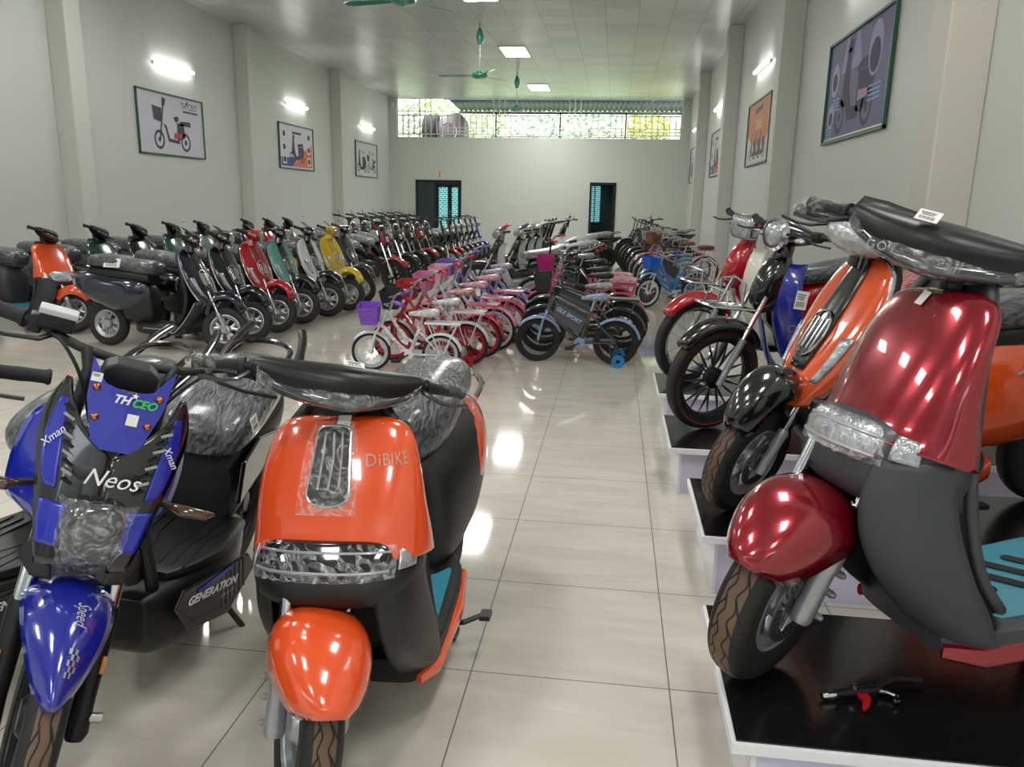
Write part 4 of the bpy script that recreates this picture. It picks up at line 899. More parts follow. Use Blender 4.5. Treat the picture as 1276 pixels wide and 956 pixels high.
    g = G(); g.prism([(-.20, .46), (-.22, .60), (-.36, .64), (-.60, .60), (-.42, .50)], .13, .145); g.obj('rear_side_panel', BLKG, t, smooth=False, bev=.005)
    g = G(); g.prism([(-.20, .46), (-.22, .60), (-.36, .64), (-.60, .60), (-.42, .50)], -.145, -.13); g.obj('rear_side_panel', BLKG, t, smooth=False, bev=.005)
    g = G(); body(g, [(-.16, .655, .07, .03), (-.19, .67, .125, .06), (-.30, .70, .150, .075), (-.48, .735, .150, .075), (-.66, .775, .135, .065), (-.76, .78, .09, .05), (-.79, .78, .04, .02)], 2.8, 26, 20); g.obj('seat', SEATW, t)
    label_sheet(t, frame_M((-.26, .148, .72), (-1, 0, .1), (0, -.3, 1)), .06, .05)
    for s in (-1, 1):
        g = G(); g.tube(spline([(-.62, s*.13, .74), (-.76, s*.14, .80), (-.90, s*.12, .87), (-.96, s*.10, .90)], 12), [.02]*6+[.018]*7, 8, .6); g.obj('tail_fin', BLKG, t)
    g = G(); g.tube(spline([(-.64, .11, .80), (-.80, .10, .85), (-.86, 0, .86), (-.80, -.10, .85), (-.64, -.11, .80)], 18), .011, 8); g.obj('grab_rail', BLKG, t)
    kickstand(t, -.15, .14, .2); place(t, -1.355, 2.031, -82.4, -9, 0, 1.01)
sporty()
# ------------------------------------------------------------------ classic scooter with horn-cast grille
PB = paint('scooter_body', '#0a1028'); PF = paint('scooter_fender', '#0a1029'); PH = paint('scooter_headset', '#0b0b0c'); PS = paint('scooter_spine', '#0b0c0e')
def classic(label, steer_deg=0, near=False, group=None, name='classic_scooter'):
    t = thing(name, label, 'scooter', group)
    xf = steer((.30, .92), R_(25), R_(steer_deg))
    wheel(t, .62, .21, .095, .132, 'mag5', xf, TREADB if near else TREADD, SILP if near else SIL, 'front_wheel', disc=.085 if near else 0, n=56 if near else 36)
    wheel(t, -.60, .21, .095, .132, 'mag5', None, TREADD, SIL, 'rear_wheel', n=40 if near else 30)
    # fender
    g = G(xf); fender(g, .625, .23, .255, R_(45), R_(152), .085, drop=.085, tip=.45, grow=.09); g.obj('front_fender', PF, t, sol=.006, off=-1)
    for s in (-1, 1):
        ax = Vector((.62, s*.068, .21)); tp = Vector((.49, s*.068, .49)); d = tp-ax
        g = G(xf); g.tube([ax-d*.08, ax+d*.4, ax+d*.45, ax+d*.5], [.018, .019, .023, .016], 10); fk = g.obj('fork_leg', SILP, t); g = G(xf); g.tube([ax+d*.45, tp+d*.2], .012, 10); g.obj('fork_tube', CHR, fk)
    st = [(.935, .262, .02, .01), (.925, .275, .09, .015), (.88, .300, .150, .03), (.78, .355, .186, .045), (.67, .415, .192, .06), (.57, .47, .172, .075), (.49, .515, .135, .08), (.43, .535, .10, .06)]
    f = shellf(st, 2.3); nu = 28 if near else 18
    g = G(); g.grid(lambda u, v: f(u*2-1, v), nu, nu); ap = g.obj('leg_shield', PB, t, sol=.008, off=-1)
    g = G(); g.grid(lambda u, v: f((u*2-1)*(.20-.05*v), .03+v*.72)+Vector((.010-.008*abs(u*2-1)**3, 0, .004)), 8, 14); sp_ = g.obj('centre_spine', PS, ap, sol=.004)
    # oval four-bar badge
    g = G(); c = (.0, .58)
    def Pq(a, b, o): return f(a/.19, c[1]-b/.52)+Vector((.018+o, 0, .006))
    g.tube([Pq(.034*cos(a), .055*sin(a), 0) for a in [2*PI*k/18 for k in range(19)]], .004, 6)
    for k in range(4): g.tube([Pq(-.019+.0127*k, -.036, .0), Pq(-.019+.0127*k, .036, 0)], .004, 6)
    g.obj('badge', CHR, ap)
    for s in (-1, 1):
        g = G(); g.grid(lambda u, v: f(s*(.42+.26*u*(1-.35*v)), .56+.24*v)+Vector((.007*sin(u*PI)**.5, 0, .003)), 8, 8); g.obj('turn_lamp', CLEAR, ap, sol=.004)
        g = G(); g.tube([f(s*1.0, .02+.98*k/16)+Vector((-.002, s*.002, 0)) for k in range(17)]+([] if near else []), .007, 7); g.obj('edge_trim', CHR, ap)
    # chrome line along floor
    st3 = [(.47, .50, .15, .09), (.38, .475, .175, .10), (.28, .41, .19, .10), (.21, .33, .195, .08), (.175, .25, .195, .04)]; f3 = shellf(st3, 2.4)
    g = G(); g.grid(lambda u, v: f3(u*2-1, v), 20, 12); g.obj('lower_cowl', BLK, t, sol=.008, off=-1)
    for s in (-1, 1): g = G(); g.tube([f3(s*.98, .05+.95*k/10) for k in range(11)]+[Vector((.1, s*.20, .205)), Vector((-.1, s*.195, .21))], .006, 6); g.obj('floor_trim', CHR if near else SIL, t)
    g = G(); st5 = [(.915, .25, .10), (.86, .27, .148), (.70, .33, .185), (.5, .37, .19), (.34, .33, .19), (.25, .26, .19)]
    g.grid(lambda u, v: (lambda q: Vector((q[1]-.02-.02*(1-abs(u*2-1)**3), q[2]*(u*2-1), q[0])))(cat(st5, v)), 12, 12); g.obj('inner_shield', BLK, t, sol=.03)
    g = G(); body(g, [(.32, .20, .17, .035), (.2, .195, .20, .045), (-.1, .20, .195, .05), (-.2, .21, .15, .05)], 5, 20, 8); g.obj('floorboard', BLK, t)
    g = G(); body(g, ([(-.10, .44, .09, .17), (-.15, .45, .14, .22), (-.28, .47, .175, .225), (-.45, .50, .19, .20), (-.62, .545, .195, .165)] if near else [(-.14, .53, .08, .10), (-.19, .52, .13, .14), (-.31, .515, .17, .175), (-.46, .52, .19, .182), (-.62, .55, .195, .162)])+[(-.76, .585, .165, .125), (-.88, .615, .105, .08), (-.93, .625, .05, .04)], 2.5, 26, 18); g.obj('rear_cowl', PB, t)
    if not near: g = G(); body(g, [(-.08, .38, .07, .13), (-.12, .41, .10, .19), (-.24, .42, .115, .20), (-.36, .40, .11, .15)], 3, 18, 8); g.obj('battery_housing', BLK, t)
    else: g = G(); body(g, [(.30, .155, .13, .03), (.2, .15, .18, .045), (-.1, .16, .18, .05), (-.24, .19, .14, .05)], 4, 20, 8); g.obj('under_floor_cowl', PB, t)
    for s in (-1, 1):
        g = G(); g.tube([(-.24, s*.175, .56), (-.30, s*.190, .615), (-.40, s*.195, .62)], [.006, .016, .004], 7, .5); g.obj('side_vent', SIL, t)
        g = G(); g.ell((-.85, s*.11, .60), (.035, .02, .03), 10, 8); g.obj('rear_turn_lamp', CLEAR, t)
    g = G(); g.ell((-.925, 0, .65), (.03, .07, .035), 12, 8); g.obj('tail_lamp', REDL, t)
    g = G(); body(g, [(-.02, .74, .06, .03), (-.05, .745, .11, .06), (-.16, .755, .140, .070), (-.32, .765, .145, .072), (-.40, .785, .150, .075), (-.58, .80, .145, .07), (-.70, .80, .11, .06), (-.75, .79, .05, .03)], 2.8, 24, 20); g.obj('seat', SEATW, t)
    g = G(); body(g, [(-.10, .66, .09, .05), (-.4, .69, .15, .05), (-.7, .71, .12, .04)], 3, 16, 6); g.obj('seat_base', BLK, t)
    g = G(); g.tube(spline([(-.68, .10, .70), (-.88, .09, .74), (-.93, 0, .75), (-.88, -.09, .74), (-.68, -.10, .70)], 16), .010, 7); g.obj('grab_rail', BLKG, t)
    # headset
    g = G(xf); secs = [(-.17, .265, 1.005, .025, .022), (-.12, .285, 1.01, .045, .035), (-.06, .31, 1.012, .075, .052), (0, .315, 1.015, .085, .06), (.06, .31, 1.012, .075, .052), (.12, .285, 1.01, .045, .035), (.17, .265, 1.005, .025, .022)]
    body(g, secs, 2.3, 20, 20, 'y'); g.tube([(.285, 0, .98), (.285, 0, .90)], .045, 12); hs = g.obj('headset', PH, t)
    g = G(xf); g.lathe([(0, .030), (.04, .026), (.058, .012), (.060, 0), (0, 0)], (.375, 0, 1.01), 'x', 22); g.obj('head_lamp', CLEAR, hs)
    if not near: g = G(xf); g.lathe([(.058, .0), (.066, .0), (.066, .014), (.058, .014)], (.375, 0, 1.01), 'x', 22, closed=True); g.obj('lamp_ring', CHR, hs)
    else: g = G(xf); g.ell((.36, 0, 1.005), (.055, .115, .055), 24, 14, rot=(0, -.3, 0)); g.obj('lamp_glass', CLEAR, hs); g = G(xf); g.ell((.365, 0, 1.005), (.06, .122, .058), 16, 8, rot=(0, -.3, 0)); g.obj('protective_film', FILM2, hs)
    g = G(xf); g.grid(lambda u, v: Vector((.345-.10*v-.05*(1-cos((u-.5)*2.2)), .11*sin((u-.5)*2.2), 1.055+.065*v-.02*abs(u-.5))), 10, 5); g.obj('visor', BLK, hs, sol=.004)
    for s in (-1, 1): g = G(xf); g.ell((.335, s*.105, .995), (.03, .03, .018), 10, 6); g.obj('side_lamp', CLEAR, hs)
    grips(t, xf, .268, 1.008, .17, .225, 1.0, .325)
    levers(t, xf, .27, 1.005, .16, .32, SIL if not near else BLK)
    centre_stand(t, -.14, .16, .12)
    if near:
        for s in (-1, 1): g = G(xf); g.tube([(.245, s*.22, 1.005), (.225, s*.325, 1.0), (.22, s*.345, .999)], [.021, .021, .012], 12); g.obj('grip_film', FILM, t)
    return t
protoC = classic('dark navy classic scooter nearest in the left row, its seat carrying a paper sheet', 28, group=None)
label_sheet(protoC, frame_M((-.42, -.148, .79), (1, 0, 0), (0, .35, 1)), .17, .085, 'seat_sheet')
place(protoC, -4.16, 6.84, -4, -3)
def P_(n, c): return paint('row_'+n, c)
rowA = [('black', '#0d0e10', '#0d0e10', '#0b0b0c', '#0b0c0e', 'black classic scooter with chrome trim, second from the front of the left row'),
        ('red', '#b01524', '#b01524', '#b01524', '#8c0f1c', 'bright red classic scooter with red headset in the left row'),
        ('teal', '#5f9e90', '#0d0e10', '#0b0b0c', '#0b0c0e', 'pale teal classic scooter with black fender in the left row'),
        ('white', '#d6d8d6', '#0d0e10', '#0b0b0c', '#0b0c0e', 'white classic scooter with black fender in the left row'),
        ('yellow', '#dcb908', '#dcb908', '#d8b508', '#c8a606', 'yellow classic scooter with yellow headset and fender in the left row'),
        ('olive', '#2f3b28', '#2f3b28', '#0b0b0c', '#20291c', 'dark olive green classic scooter at the far end of the left row')]
for k, (n, b_, f_, h_, s_, lb) in enumerate(rowA):
    t = dup(protoC, {'paint_scooter_body': P_(n+'_body', b_), 'paint_scooter_fender': P_(n+'_fender', f_), 'paint_scooter_headset': P_(n+'_headset', h_), 'paint_scooter_spine': P_(n+'_spine', s_)}, skip=('seat_sheet',))
    x, y, r_ = [(-4.15, 7.45, -12), (-4.14, 8.12, -16), (-4.11, 8.76, -18), (-4.02, 9.4, -20), (-3.95, 9.98, -21), (-4.0, 10.65, -22)][k]
    place(t, x, y, r_, -3); t['label'] = lb
# second row behind: smooth scooters
protoG, *_ = gogo('smooth_scooter', 'orange and dark grey smooth scooter at the left edge, behind the front row', 'scooter', ORG, GREY, 28, near=False, group=None, wrap=False)
place(protoG, -6.15, 7.55, -8, -3)
for k, (c, lb) in enumerate([('#27473a', 'dark green smooth scooter in second row right of the orange one'), ('#16171a', 'black smooth scooter in second row, between two dark green ones'), ('#2f5a48', 'green smooth scooter in second row behind the navy classic scooter'), ('#3c6a58', 'green smooth scooter in second row left of the wall socket'), ('#1b1c1e', 'dark smooth scooter whose headset shows above the red classic one'), ('#8f1820', 'dark red scooter whose headset shows behind the teal classic one'), ('#222426', 'dark smooth scooter behind the white classic one')]):
    t = dup(protoG, {'paint_orange': paint('row_smooth_%d' % k, c)}); place(t, -6.05+.02*k, 8.25+.72*k+(.6 if k > 3 else 0), -8, -3); t['label'] = lb
t = dup(protoG, {'paint_orange': paint('row_smooth_edge', '#3a3b40')}); place(t, -6.75, 6.75, -8, -3); t['label'] = 'dark grey scooter cut by the left edge, only wrapped seat and tail in view'
# display orange classic
tO = classic('orange classic scooter with chrome trim and black fender on the second display platform', 32, near=True)
ORD = paint('display_orange', '#d9501a')
for c in tO.children_recursive:
    for sl in c.material_slots:
        if sl.material and sl.material.name in ('paint_scooter_body',): sl.link = 'OBJECT'; sl.material = ORD
        if sl.material and sl.material.name in ('paint_scooter_fender',): sl.link = 'OBJECT'; sl.material = BLKG
place(tO, 1.17, 3.13, -164, -3, .254, 1.06)
# ------------------------------------------------------------------ underbone (step-through) motorbikes
UB = paint('underbone_body', '#1a24a8'); UF = paint('underbone_fender', '#0c0c0e'); UH = paint('underbone_headset', '#0d0d0f'); UL = mat('leg_panel', '#16208e', .3, 0, .8); UT = paint('underbone_top', '#0d0d0e')
def underbone(label, lamp='round', steer_deg=0, wk='magmany', rack=True, near=True, rimm=DMET, seatm=None, modern=False, group=None, R=.275, name='underbone_motorbike'):
    t = thing(name, label, 'motorbike', group); xf = steer((.30, .95), R_(26), R_(steer_deg))
    wheel(t, .62, R, .07, R-.055, wk, xf, TREADD, rimm, 'front_wheel', disc=0, n=56 if near else 36, hub=.055, lined=REDL if near and wk == 'magmany' else False)
    wheel(t, -.60, R, .075, R-.055, wk, None, TREADD, rimm, 'rear_wheel', n=40 if near else 28, hub=.06)
    g = G(xf); fender(g, .62, R, R+.045, R_(38), R_(150), .06, drop=.05, tip=.55, p=2.2); g.obj('front_fender', UF, t, sol=.005, off=-1)
    for s in (-1, 1):
        ax = Vector((.62, s*.06, R)); tp = Vector((.42, s*.06, .70)); d = tp-ax
        g = G(xf); g.tube([ax-d*.05, ax+d*.45, ax+d*.5], [.016, .018, .020], 10); fk = g.obj('fork_leg', SILP if near else SIL, t); g = G(xf); g.tube([ax+d*.5, tp], .012, 8); g.obj('fork_tube', CHR, fk)
    if rack:
        g = G(); r_ = .0045; zz = R*2+.11
        for y in (-.10, -.05, 0, .05, .10): g.tube([(.50, y, zz-.02), (.72, y*.9, zz+.00)], r_, 5)
        g.tube([(.50, -.10, zz-.02), (.72, -.09, zz), (.74, 0, zz+.005), (.72, .09, zz), (.50, .10, zz-.02)], r_*1.3, 6)
        g.tube([(.58, -.10, zz), (.57, -.095, zz+.11), (.56, 0, zz+.13), (.57, .095, zz+.11), (.58, .10, zz)], r_*1.3, 6); g.tube([(.66, -.092, zz), (.65, -.08, zz+.07), (.65, .08, zz+.07), (.66, .092, zz)], r_, 5)
        g.tube([(.52, 0, zz-.02), (.40, 0, zz-.06)], .012, 6); g.obj('front_rack', CHR, t)
    # spine with leg panels
    g = G(); g.tube([(.30, 0, .93), (.36, 0, .76), (.30, 0, .60), (.10, 0, .40), (-.12, 0, .42)], [.04, .055, .07, .07, .08], 12); g.obj('frame_cover', UB, t)
    for s in (-1, 1):
        def lp(u, v):
            z, x, yi, yo = cat([(.86, .315, .03, .10), (.78, .36, .03, .135), (.64, .36, .035, .165), (.48, .31, .045, .175), (.34, .25, .06, .175), (.26, .20, .08, .15)], v); y = yi+(yo-yi)*u; return Vector((x-.09*u*u, s*y, z))
        g = G(); g.grid(lp, 8, 16); pn = g.obj('leg_panel', UL, t, sol=.008)
    g = G(); body(g, [(.45, .70, .03, .05), (.40, .72, .065, .12), (.34, .76, .08, .14), (.28, .80, .06, .10)], 2.6, 16, 6); g.obj('front_cowl', UB, t)
    # engine / hub unit, footrests
    g = G(); body(g, [(.18, .27, .06, .06), (.08, .27, .10, .085), (-.12, .28, .11, .09), (-.25, .29, .07, .07)], 3.5, 18, 8); g.obj('engine', SILP if modern else DMET, t)
    g = G(); g.tube([(.02, -.23, .20), (.02, .23, .20)], .010, 6)
    for s in (-1, 1): g.cyl((.02, s*.16, .205), (.02, s*.25, .205), .016, 8)
    g.obj('footrest', RUB, t)
    g = G(); g.tube(spline([(.0, -.12, .25), (-.15, -.14, .22), (-.4, -.15, .27), (-.78, -.15, .34)], 14), [.015]*6+[.034]*9, 10); g.obj('exhaust', SIL if modern else DMET, t)
    g = G(); body(g, [(-.08, .46, .05, .08), (-.14, .50, .10, .12), (-.30, .55, .125, .125), (-.5, .60, .12, .10), (-.72, .66, .085, .075), (-.90, .72, .04, .03)], 2.8, 22, 14); g.obj('side_cowl', UB, t)
    g = G(); fender(g, -.60, R, R+.035, R_(60), R_(178), .055, drop=.03, tip=.8); g.obj('rear_fender', UF, t, sol=.005)
    g = G(); body(g, [(-.88, .70, .05, .03), (-.93, .69, .055, .035), (-.95, .69, .03, .02)], 2.6, 12, 4); g.obj('tail_lamp', REDL, t)
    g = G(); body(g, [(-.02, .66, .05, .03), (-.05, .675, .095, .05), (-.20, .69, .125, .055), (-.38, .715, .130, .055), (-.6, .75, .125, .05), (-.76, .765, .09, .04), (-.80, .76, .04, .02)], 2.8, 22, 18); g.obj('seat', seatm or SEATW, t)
    g = G(); g.tube(spline([(-.56, .12, .70), (-.78, .12, .74), (-.88, 0, .755), (-.78, -.12, .74), (-.56, -.12, .70)], 16), .010, 7); g.obj('grab_rail', CHR, t)
    for s in (-1, 1): g = G(); g.tube([(-.52, s*.105, .58), (-.58, s*.115, .30)], [.018, .022], 8); g.obj('shock_absorber', SIL if near else CHR, t)
    # headset
    g = G(xf); hs_ = [(-.15, .27, 1.0, .028, .026), (-.09, .295, 1.0, .05, .045), (0, .31, 1.0, .08, .062), (.09, .295, 1.0, .05, .045), (.15, .27, 1.0, .028, .026)]; body(g, hs_, 2.5, 18, 16, 'y'); g.tube([(.29, 0, .97), (.30, 0, .88)], .045, 10); hs = g.obj('headset', UH, t)
    if lamp == 'round':
        g = G(xf); g.lathe([(0, .06), (.04, .055), (.064, .035), (.068, .02), (0, .02)], (.355, 0, 1.0), 'x', 26); g.obj('head_lamp', CLEAR, hs); g = G(xf); g.lathe([(.067, .0), (.080, .005), (.082, .03), (.067, .038)], (.355, 0, 1.0), 'x', 26, closed=True); g.lathe([(.02, -.03), (.07, .0), (.07, .01), (.02, .01)], (.355, 0, 1.0), 'x', 20, closed=True); g.obj('lamp_ring', CHR, hs)
    elif lamp == 'square':
        g = G(xf); body(g, [(.355, .985, .088, .066), (.385, .985, .085, .064), (.40, .983, .07, .05), (.405, .98, .03, .02)], 5, 24, 8); g.obj('head_lamp', CLEAR, hs); g = G(xf); body(g, [(.33, .985, .096, .074), (.375, .985, .096, .074), (.384, .985, .092, .070)], 5, 24, 4); g.obj('lamp_ring', CHR, hs)
    else:
        g = G(xf); body(g, [(.30, 1.0, .11, .075), (.36, .985, .10, .075), (.41, .965, .06, .05), (.425, .955, .02, .02)], 2.6, 22, 8); g.obj('head_lamp', CLEAR, hs)
        g = G(xf); g.grid(lambda u, v: Vector((.375-.15*v-.05*(2*u-1)**2, (.13+.02*v)*(2*u-1), 1.03+.085*v)), 10, 6); g.obj('top_fairing', UT, hs, sol=.012)
        g = G(); g.grid(lambda u, v: Vector((.50-.14*v-.05*abs(2*u-1), (.05+.07*v)*(2*u-1), .62+.28*v)), 8, 6); g.obj('nose_cowl', UF, t, sol=.02)
    for s in (-1, 1): g = G(xf); g.ell((.335, s*.125, .985), (.028, .03, .016), 10, 6); g.obj('turn_lamp', AMB if modern else CLEAR, hs)
    g = G(xf); g.tube([(.25, -.30, 1.02), (.28, -.15, 1.01), (.28, .15, 1.01), (.25, .30, 1.02)], .011, 8); g.obj('handlebar', DMET, hs)
    grips(t, xf, .272, 1.012, .19, .215, 1.03, .34); levers(t, xf, .27, 1.01, .17, .33, BLK if near else SIL)
    if near:
        for s in (-1, 1): g = G(xf); g.box((.28, s*.175, 1.012), (.045, .05, .05)); g.obj('switch_housing', BLK, hs, smooth=False, bev=.008)
    kickstand(t, -.1, .12); return t
tU = underbone('blue and black underbone motorbike with round chrome-ringed headlight on the third display platform', 'round', 6, 'magmany', seatm=SEATR)
for c in tU.children_recursive:
    if c.name.startswith(('frame_cover', 'front_cowl')): c.material_slots[0].link = 'OBJECT'; c.material_slots[0].material = BLKG
text('CLASS', .05, SILP, tU, 'lettering', frame_M((.27, .172, .56), (-1, .35, .1), (0, 0, 1)), font_shear=.2)
label_sheet(tU, frame_M((.29, .166, .70), (-1, .35, -.1), (-.1, 0, 1)), .06, .09, 'hang_tag')
text('50', .06, WTX, tU, 'lettering', frame_M((.25, .178, .48), (-1, .35, .1), (0, 0, 1)))
place(tU, 1.10, 4.42, -153, -5, .254, 1.03)
tR = underbone('red underbone motorbike with square headlight and cream leg shield on the rearmost platform', 'square', 8, 'spoke', rimm=CHR)
REDU = paint('underbone_red', '#a5101e'); CREAM = mat('cream_panel', '#d8d4c4', .35, 0, .6)
def recol(root, mp):
    for c in root.children_recursive:
        for i, sl in enumerate(c.material_slots):
            mm = sl.material
            if mm and mm.name in mp: sl.link = 'OBJECT'; sl.material = mp[mm.name]
recol(tR, {'paint_underbone_body': REDU, 'paint_underbone_fender': REDU, 'paint_underbone_headset': REDU, 'leg_panel': CREAM})
place(tR, 1.12, 5.55, -155, -5, .254, 1.05)
# centre group
protoU = underbone('black and silver underbone motorbike with red top fairing in the centre group', 'modern', -10, 'mag5', rack=False, near=False, modern=True, rimm=DMET, seatm=SEATL)
text('HONDA', .045, DMET, protoU, 'lettering', frame_M((.26, .176, .52), (-1, .35, .1), (0, 0, 1)))
LGP = mat('light_grey_panel', '#b9bbbb', .35, 0, .5)
BKB = paint('centre_black', '#101012')
def centre(o, top, head): recol(o, {'paint_underbone_top': top, 'leg_panel': LGP, 'paint_underbone_body': BKB, 'paint_underbone_headset': head})
base_u = dup(protoU)
centre(protoU, paint('centre_red', '#b01a22'), SILP); place(protoU, -1.36, 11.4, -158, -6)
for k, (tc, hc, x, y, lb) in enumerate([('#1c2f5a', '#e0e0dc', -1.16, 12.2, 'underbone motorbike with navy top fairing and orange lamps, second in the centre group'), ('#8fb09a', '#cdd6cc', -1.10, 12.9, 'underbone motorbike with pale green top fairing, third in the centre group'), ('#d6d2b8', '#d0ccb6', -1.04, 13.6, 'underbone motorbike with cream top fairing, last in the centre group')]):
    t = dup(base_u); centre(t, paint('centre_top_%d' % k, tc), paint('centre_head_%d' % k, hc)); place(t, x, y, -158, -6); t['label'] = lb
for c in list(base_u.children_recursive)+[base_u]: bpy.data.objects.remove(c)
# ------------------------------------------------------------------ upright electric mopeds with twin chrome forks
MF = paint('moped_fender', '#a31420'); MP = paint('moped_panel', '#101012')
def moped(label, group=None, name='fork_moped'):
    t = thing(name, label, 'moped', group); xf = steer((.33, .95), R_(27), 0)
    wheel(t, .64, .25, .085, .165, 'mag5', xf, TREADD, DMET, 'front_wheel', n=36); wheel(t, -.58, .25, .09, .165, 'magdisc', None, TREADD, DMET, 'rear_wheel', n=30)
    for s in (-1, 1):
        ax = Vector((.64, s*.075, .25)); tp = Vector((.36, s*.075, .86)); d = tp-ax
        g = G(xf); g.tube([ax-d*.04, ax+d*.25, ax+d*.28], [.022, .024, .02], 8); fk = g.obj('fork_leg', SIL, t); g = G(xf); g.tube([ax+d*.26, tp+d*.1], .013, 8); g.obj('fork_tube', CHR, fk)
    g = G(xf); fender(g, .64, .25, .29, R_(30), R_(150), .07, drop=.05, tip=.4); g.obj('front_fender', MF, t, sol=.005)
    g = G(xf); body(g, [(.46, .66, .03, .05), (.44, .76, .08, .13), (.38, .88, .10, .13), (.32, .98, .07, .06)], 3, 16, 8); g.obj('front_cowl', MP, t)
    g = G(xf); g.box((.475, 0, .80), (.03, .07, .09), rot=(0, -.4, 0)); g.obj('head_lamp', CLEAR, t, bev=.01)
    for s in (-1, 1): g = G(xf); g.prism([(.44, .70), (.50, .76), (.42, .92), (.38, .90)], s*.075, s*.09); g.obj('colour_panel', MF, t, smooth=False)
    g = G(xf); g.tube([(.32, 0, .9), (.29, 0, 1.04)], .025, 8); g.box((.31, 0, 1.05), (.06, .12, .05)); g.obj('instrument', BLK, t)
    g = G(xf); g.tube(spline([(.19, -.33, 1.10), (.25, -.2, 1.09), (.28, 0, 1.05), (.25, .2, 1.09), (.19, .33, 1.10)], 14), .011, 6); g.obj('handlebar', DMET, t)
    grips(t, xf, .235, 1.093, .22, .18, 1.10, .345); levers(t, xf, .25, 1.09, .17, .33)
    for s in (-1, 1): g = G(xf); g.tube([(.25, s*.2, 1.09), (.23, s*.23, 1.15), (.22, s*.25, 1.19)], .005, 5); g.obj('mirror_stub', BLK, t)
    g = G(); body(g, [(.32, .32, .06, .12), (.2, .28, .12, .08), (-.1, .27, .14, .09), (-.25, .30, .12, .12)], 4, 18, 8); g.obj('battery_box', BLK, t)
    g = G(); body(g, [(-.18, .45, .09, .12), (-.25, .52, .12, .15), (-.5, .58, .12, .11), (-.8, .66, .08, .05), (-.9, .70, .03, .02)], 3, 18, 8); g.obj('seat_base', MP, t)
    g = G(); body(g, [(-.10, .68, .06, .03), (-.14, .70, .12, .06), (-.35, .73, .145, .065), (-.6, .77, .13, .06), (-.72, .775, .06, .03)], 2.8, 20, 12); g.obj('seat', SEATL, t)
    g = G(); g.ell((-.88, 0, .68), (.03, .06, .025), 10, 6); g.obj('tail_lamp', REDL, t)
    g = G(); g.tube([(-.62, .11, .78), (-.86, .10, .82), (-.86, -.10, .82), (-.62, -.11, .78)], .010, 6); g.obj('grab_rail', BLKG, t)
    kickstand(t, -.1, .13); return t
protoM = moped('black moped with dark red fender, nearest of the chrome-forked row'); place(protoM, -4.05, 12.35, -18, -5)
MB = paint('moped_dark_fender', '#18181a')
spec = [(-4.12, 13.4, 'black', 'black chrome-forked moped second from the front of its row'), (-4.12, 14.15, 'black', 'black chrome-forked moped third from the front of its row'), (-4.13, 14.95, 'red', 'black chrome-forked moped with red fender, fourth in its row'), (-4.14, 15.7, 'black', 'last black chrome-forked moped of the front row, handlebar tallest')]
def mk(x, y, c, lb, rot=-18):
    t = dup(protoM, {'paint_moped_fender': MB} if c == 'black' else None); place(t, x, y, rot, -5); t['label'] = lb; return t
for a in spec: mk(*a)
for k in range(7):
    t = mk(-5.35-.02*k, 14.75+.78*k, 'black' if k % 2 else 'red', 'black moped in the rear file by the left wall, only handlebar and seat showing'); t['group'] = 'mopeds in the rear file by the left wall'; 
# ------------------------------------------------------------------ compact electric bikes
def compact(label, group=None):
    t = thing('compact_electric_bike', label, 'electric bike', group); xf = steer((.33, .9), R_(20), 0)
    wheel(t, .56, .2, .07, .135, 'mag5', xf, TREADD, SIL, 'front_wheel', n=30); wheel(t, -.52, .2, .07, .135, 'mag5', None, TREADD, SIL, 'rear_wheel', n=28)
    for s in (-1, 1): g = G(xf); g.tube([(.56, s*.055, .2), (.45, s*.055, .52)], .013, 8); g.obj('fork_leg', CHR, t)
    g = G(xf); g.tube([(.45, 0, .5), (.36, 0, .74), (.28, 0, 1.0)], .028, 8); g.box((.44, 0, .54), (.06, .15, .04)); g.obj('steering_column', MP, t)
    g = G(xf); fender(g, .56, .2, .235, R_(30), R_(150), .055, drop=.04, tip=.6); g.obj('front_fender', MF, t, sol=.004)
    g = G(xf); g.ell((.40, 0, .86), (.05, .06, .06), 14, 8); g.obj('head_lamp', CLEAR, t)
    g = G(xf); g.tube(spline([(.16, -.28, 1.05), (.24, -.12, 1.03), (.27, 0, 1.0), (.24, .12, 1.03), (.16, .28, 1.05)], 12), .011, 6); g.obj('handlebar', DMET, t); grips(t, xf, .20, 1.04, .19, .155, 1.05, .29); levers(t, xf, .21, 1.03, .14, .27)
    g = G(); g.tube([(.34, 0, .70), (.22, 0, .36), (.05, 0, .26), (-.2, 0, .28)], .035, 8); g.obj('frame', MP, t)
    g = G(); body(g, [(-.12, .38, .07, .12), (-.18, .42, .095, .17), (-.42, .45, .09, .13), (-.55, .52, .05, .06)], 3.5, 16, 8); g.obj('battery_box', BLK, t)
    g = G(); body(g, [(-.10, .66, .05, .03), (-.2, .69, .11, .05), (-.5, .71, .11, .05), (-.62, .71, .05, .03)], 2.8, 16, 10); g.obj('seat', SEATL, t)
    g = G(); fender(g, -.52, .2, .235, R_(30), R_(160), .05, drop=.03, tip=.8); g.obj('rear_fender', MF, t, sol=.004)
    kickstand(t, -.05, .10); return t
protoE = compact('compact electric bike with red fenders nearest in the rear left row'); place(protoE, -3.95, 16.55, -15, -4)
for k, (c, lb) in enumerate([(None, 'compact electric bike with red fenders, second in the rear left row'), ('#141416', 'black compact electric bike in the middle of the rear left row'), ('#141418', 'black compact electric bike just past the middle of the rear left row'), ('#16161a', 'black compact electric bike third from the back of its row'), ('#1a2a3a', 'dark compact electric bike next to the blue last one'), ('#1c2b86', 'blue compact electric bike at the very back of the left row')]):
    t = dup(protoE, {'paint_moped_fender': paint('compact_%d' % k, c)} if c else None); place(t, -3.93+.01*k, 17.17+.62*k, -15, -4); t['label'] = lb
    if k == 5: recol(t, {'paint_moped_panel': paint('compact_blue', '#1c2b86')})
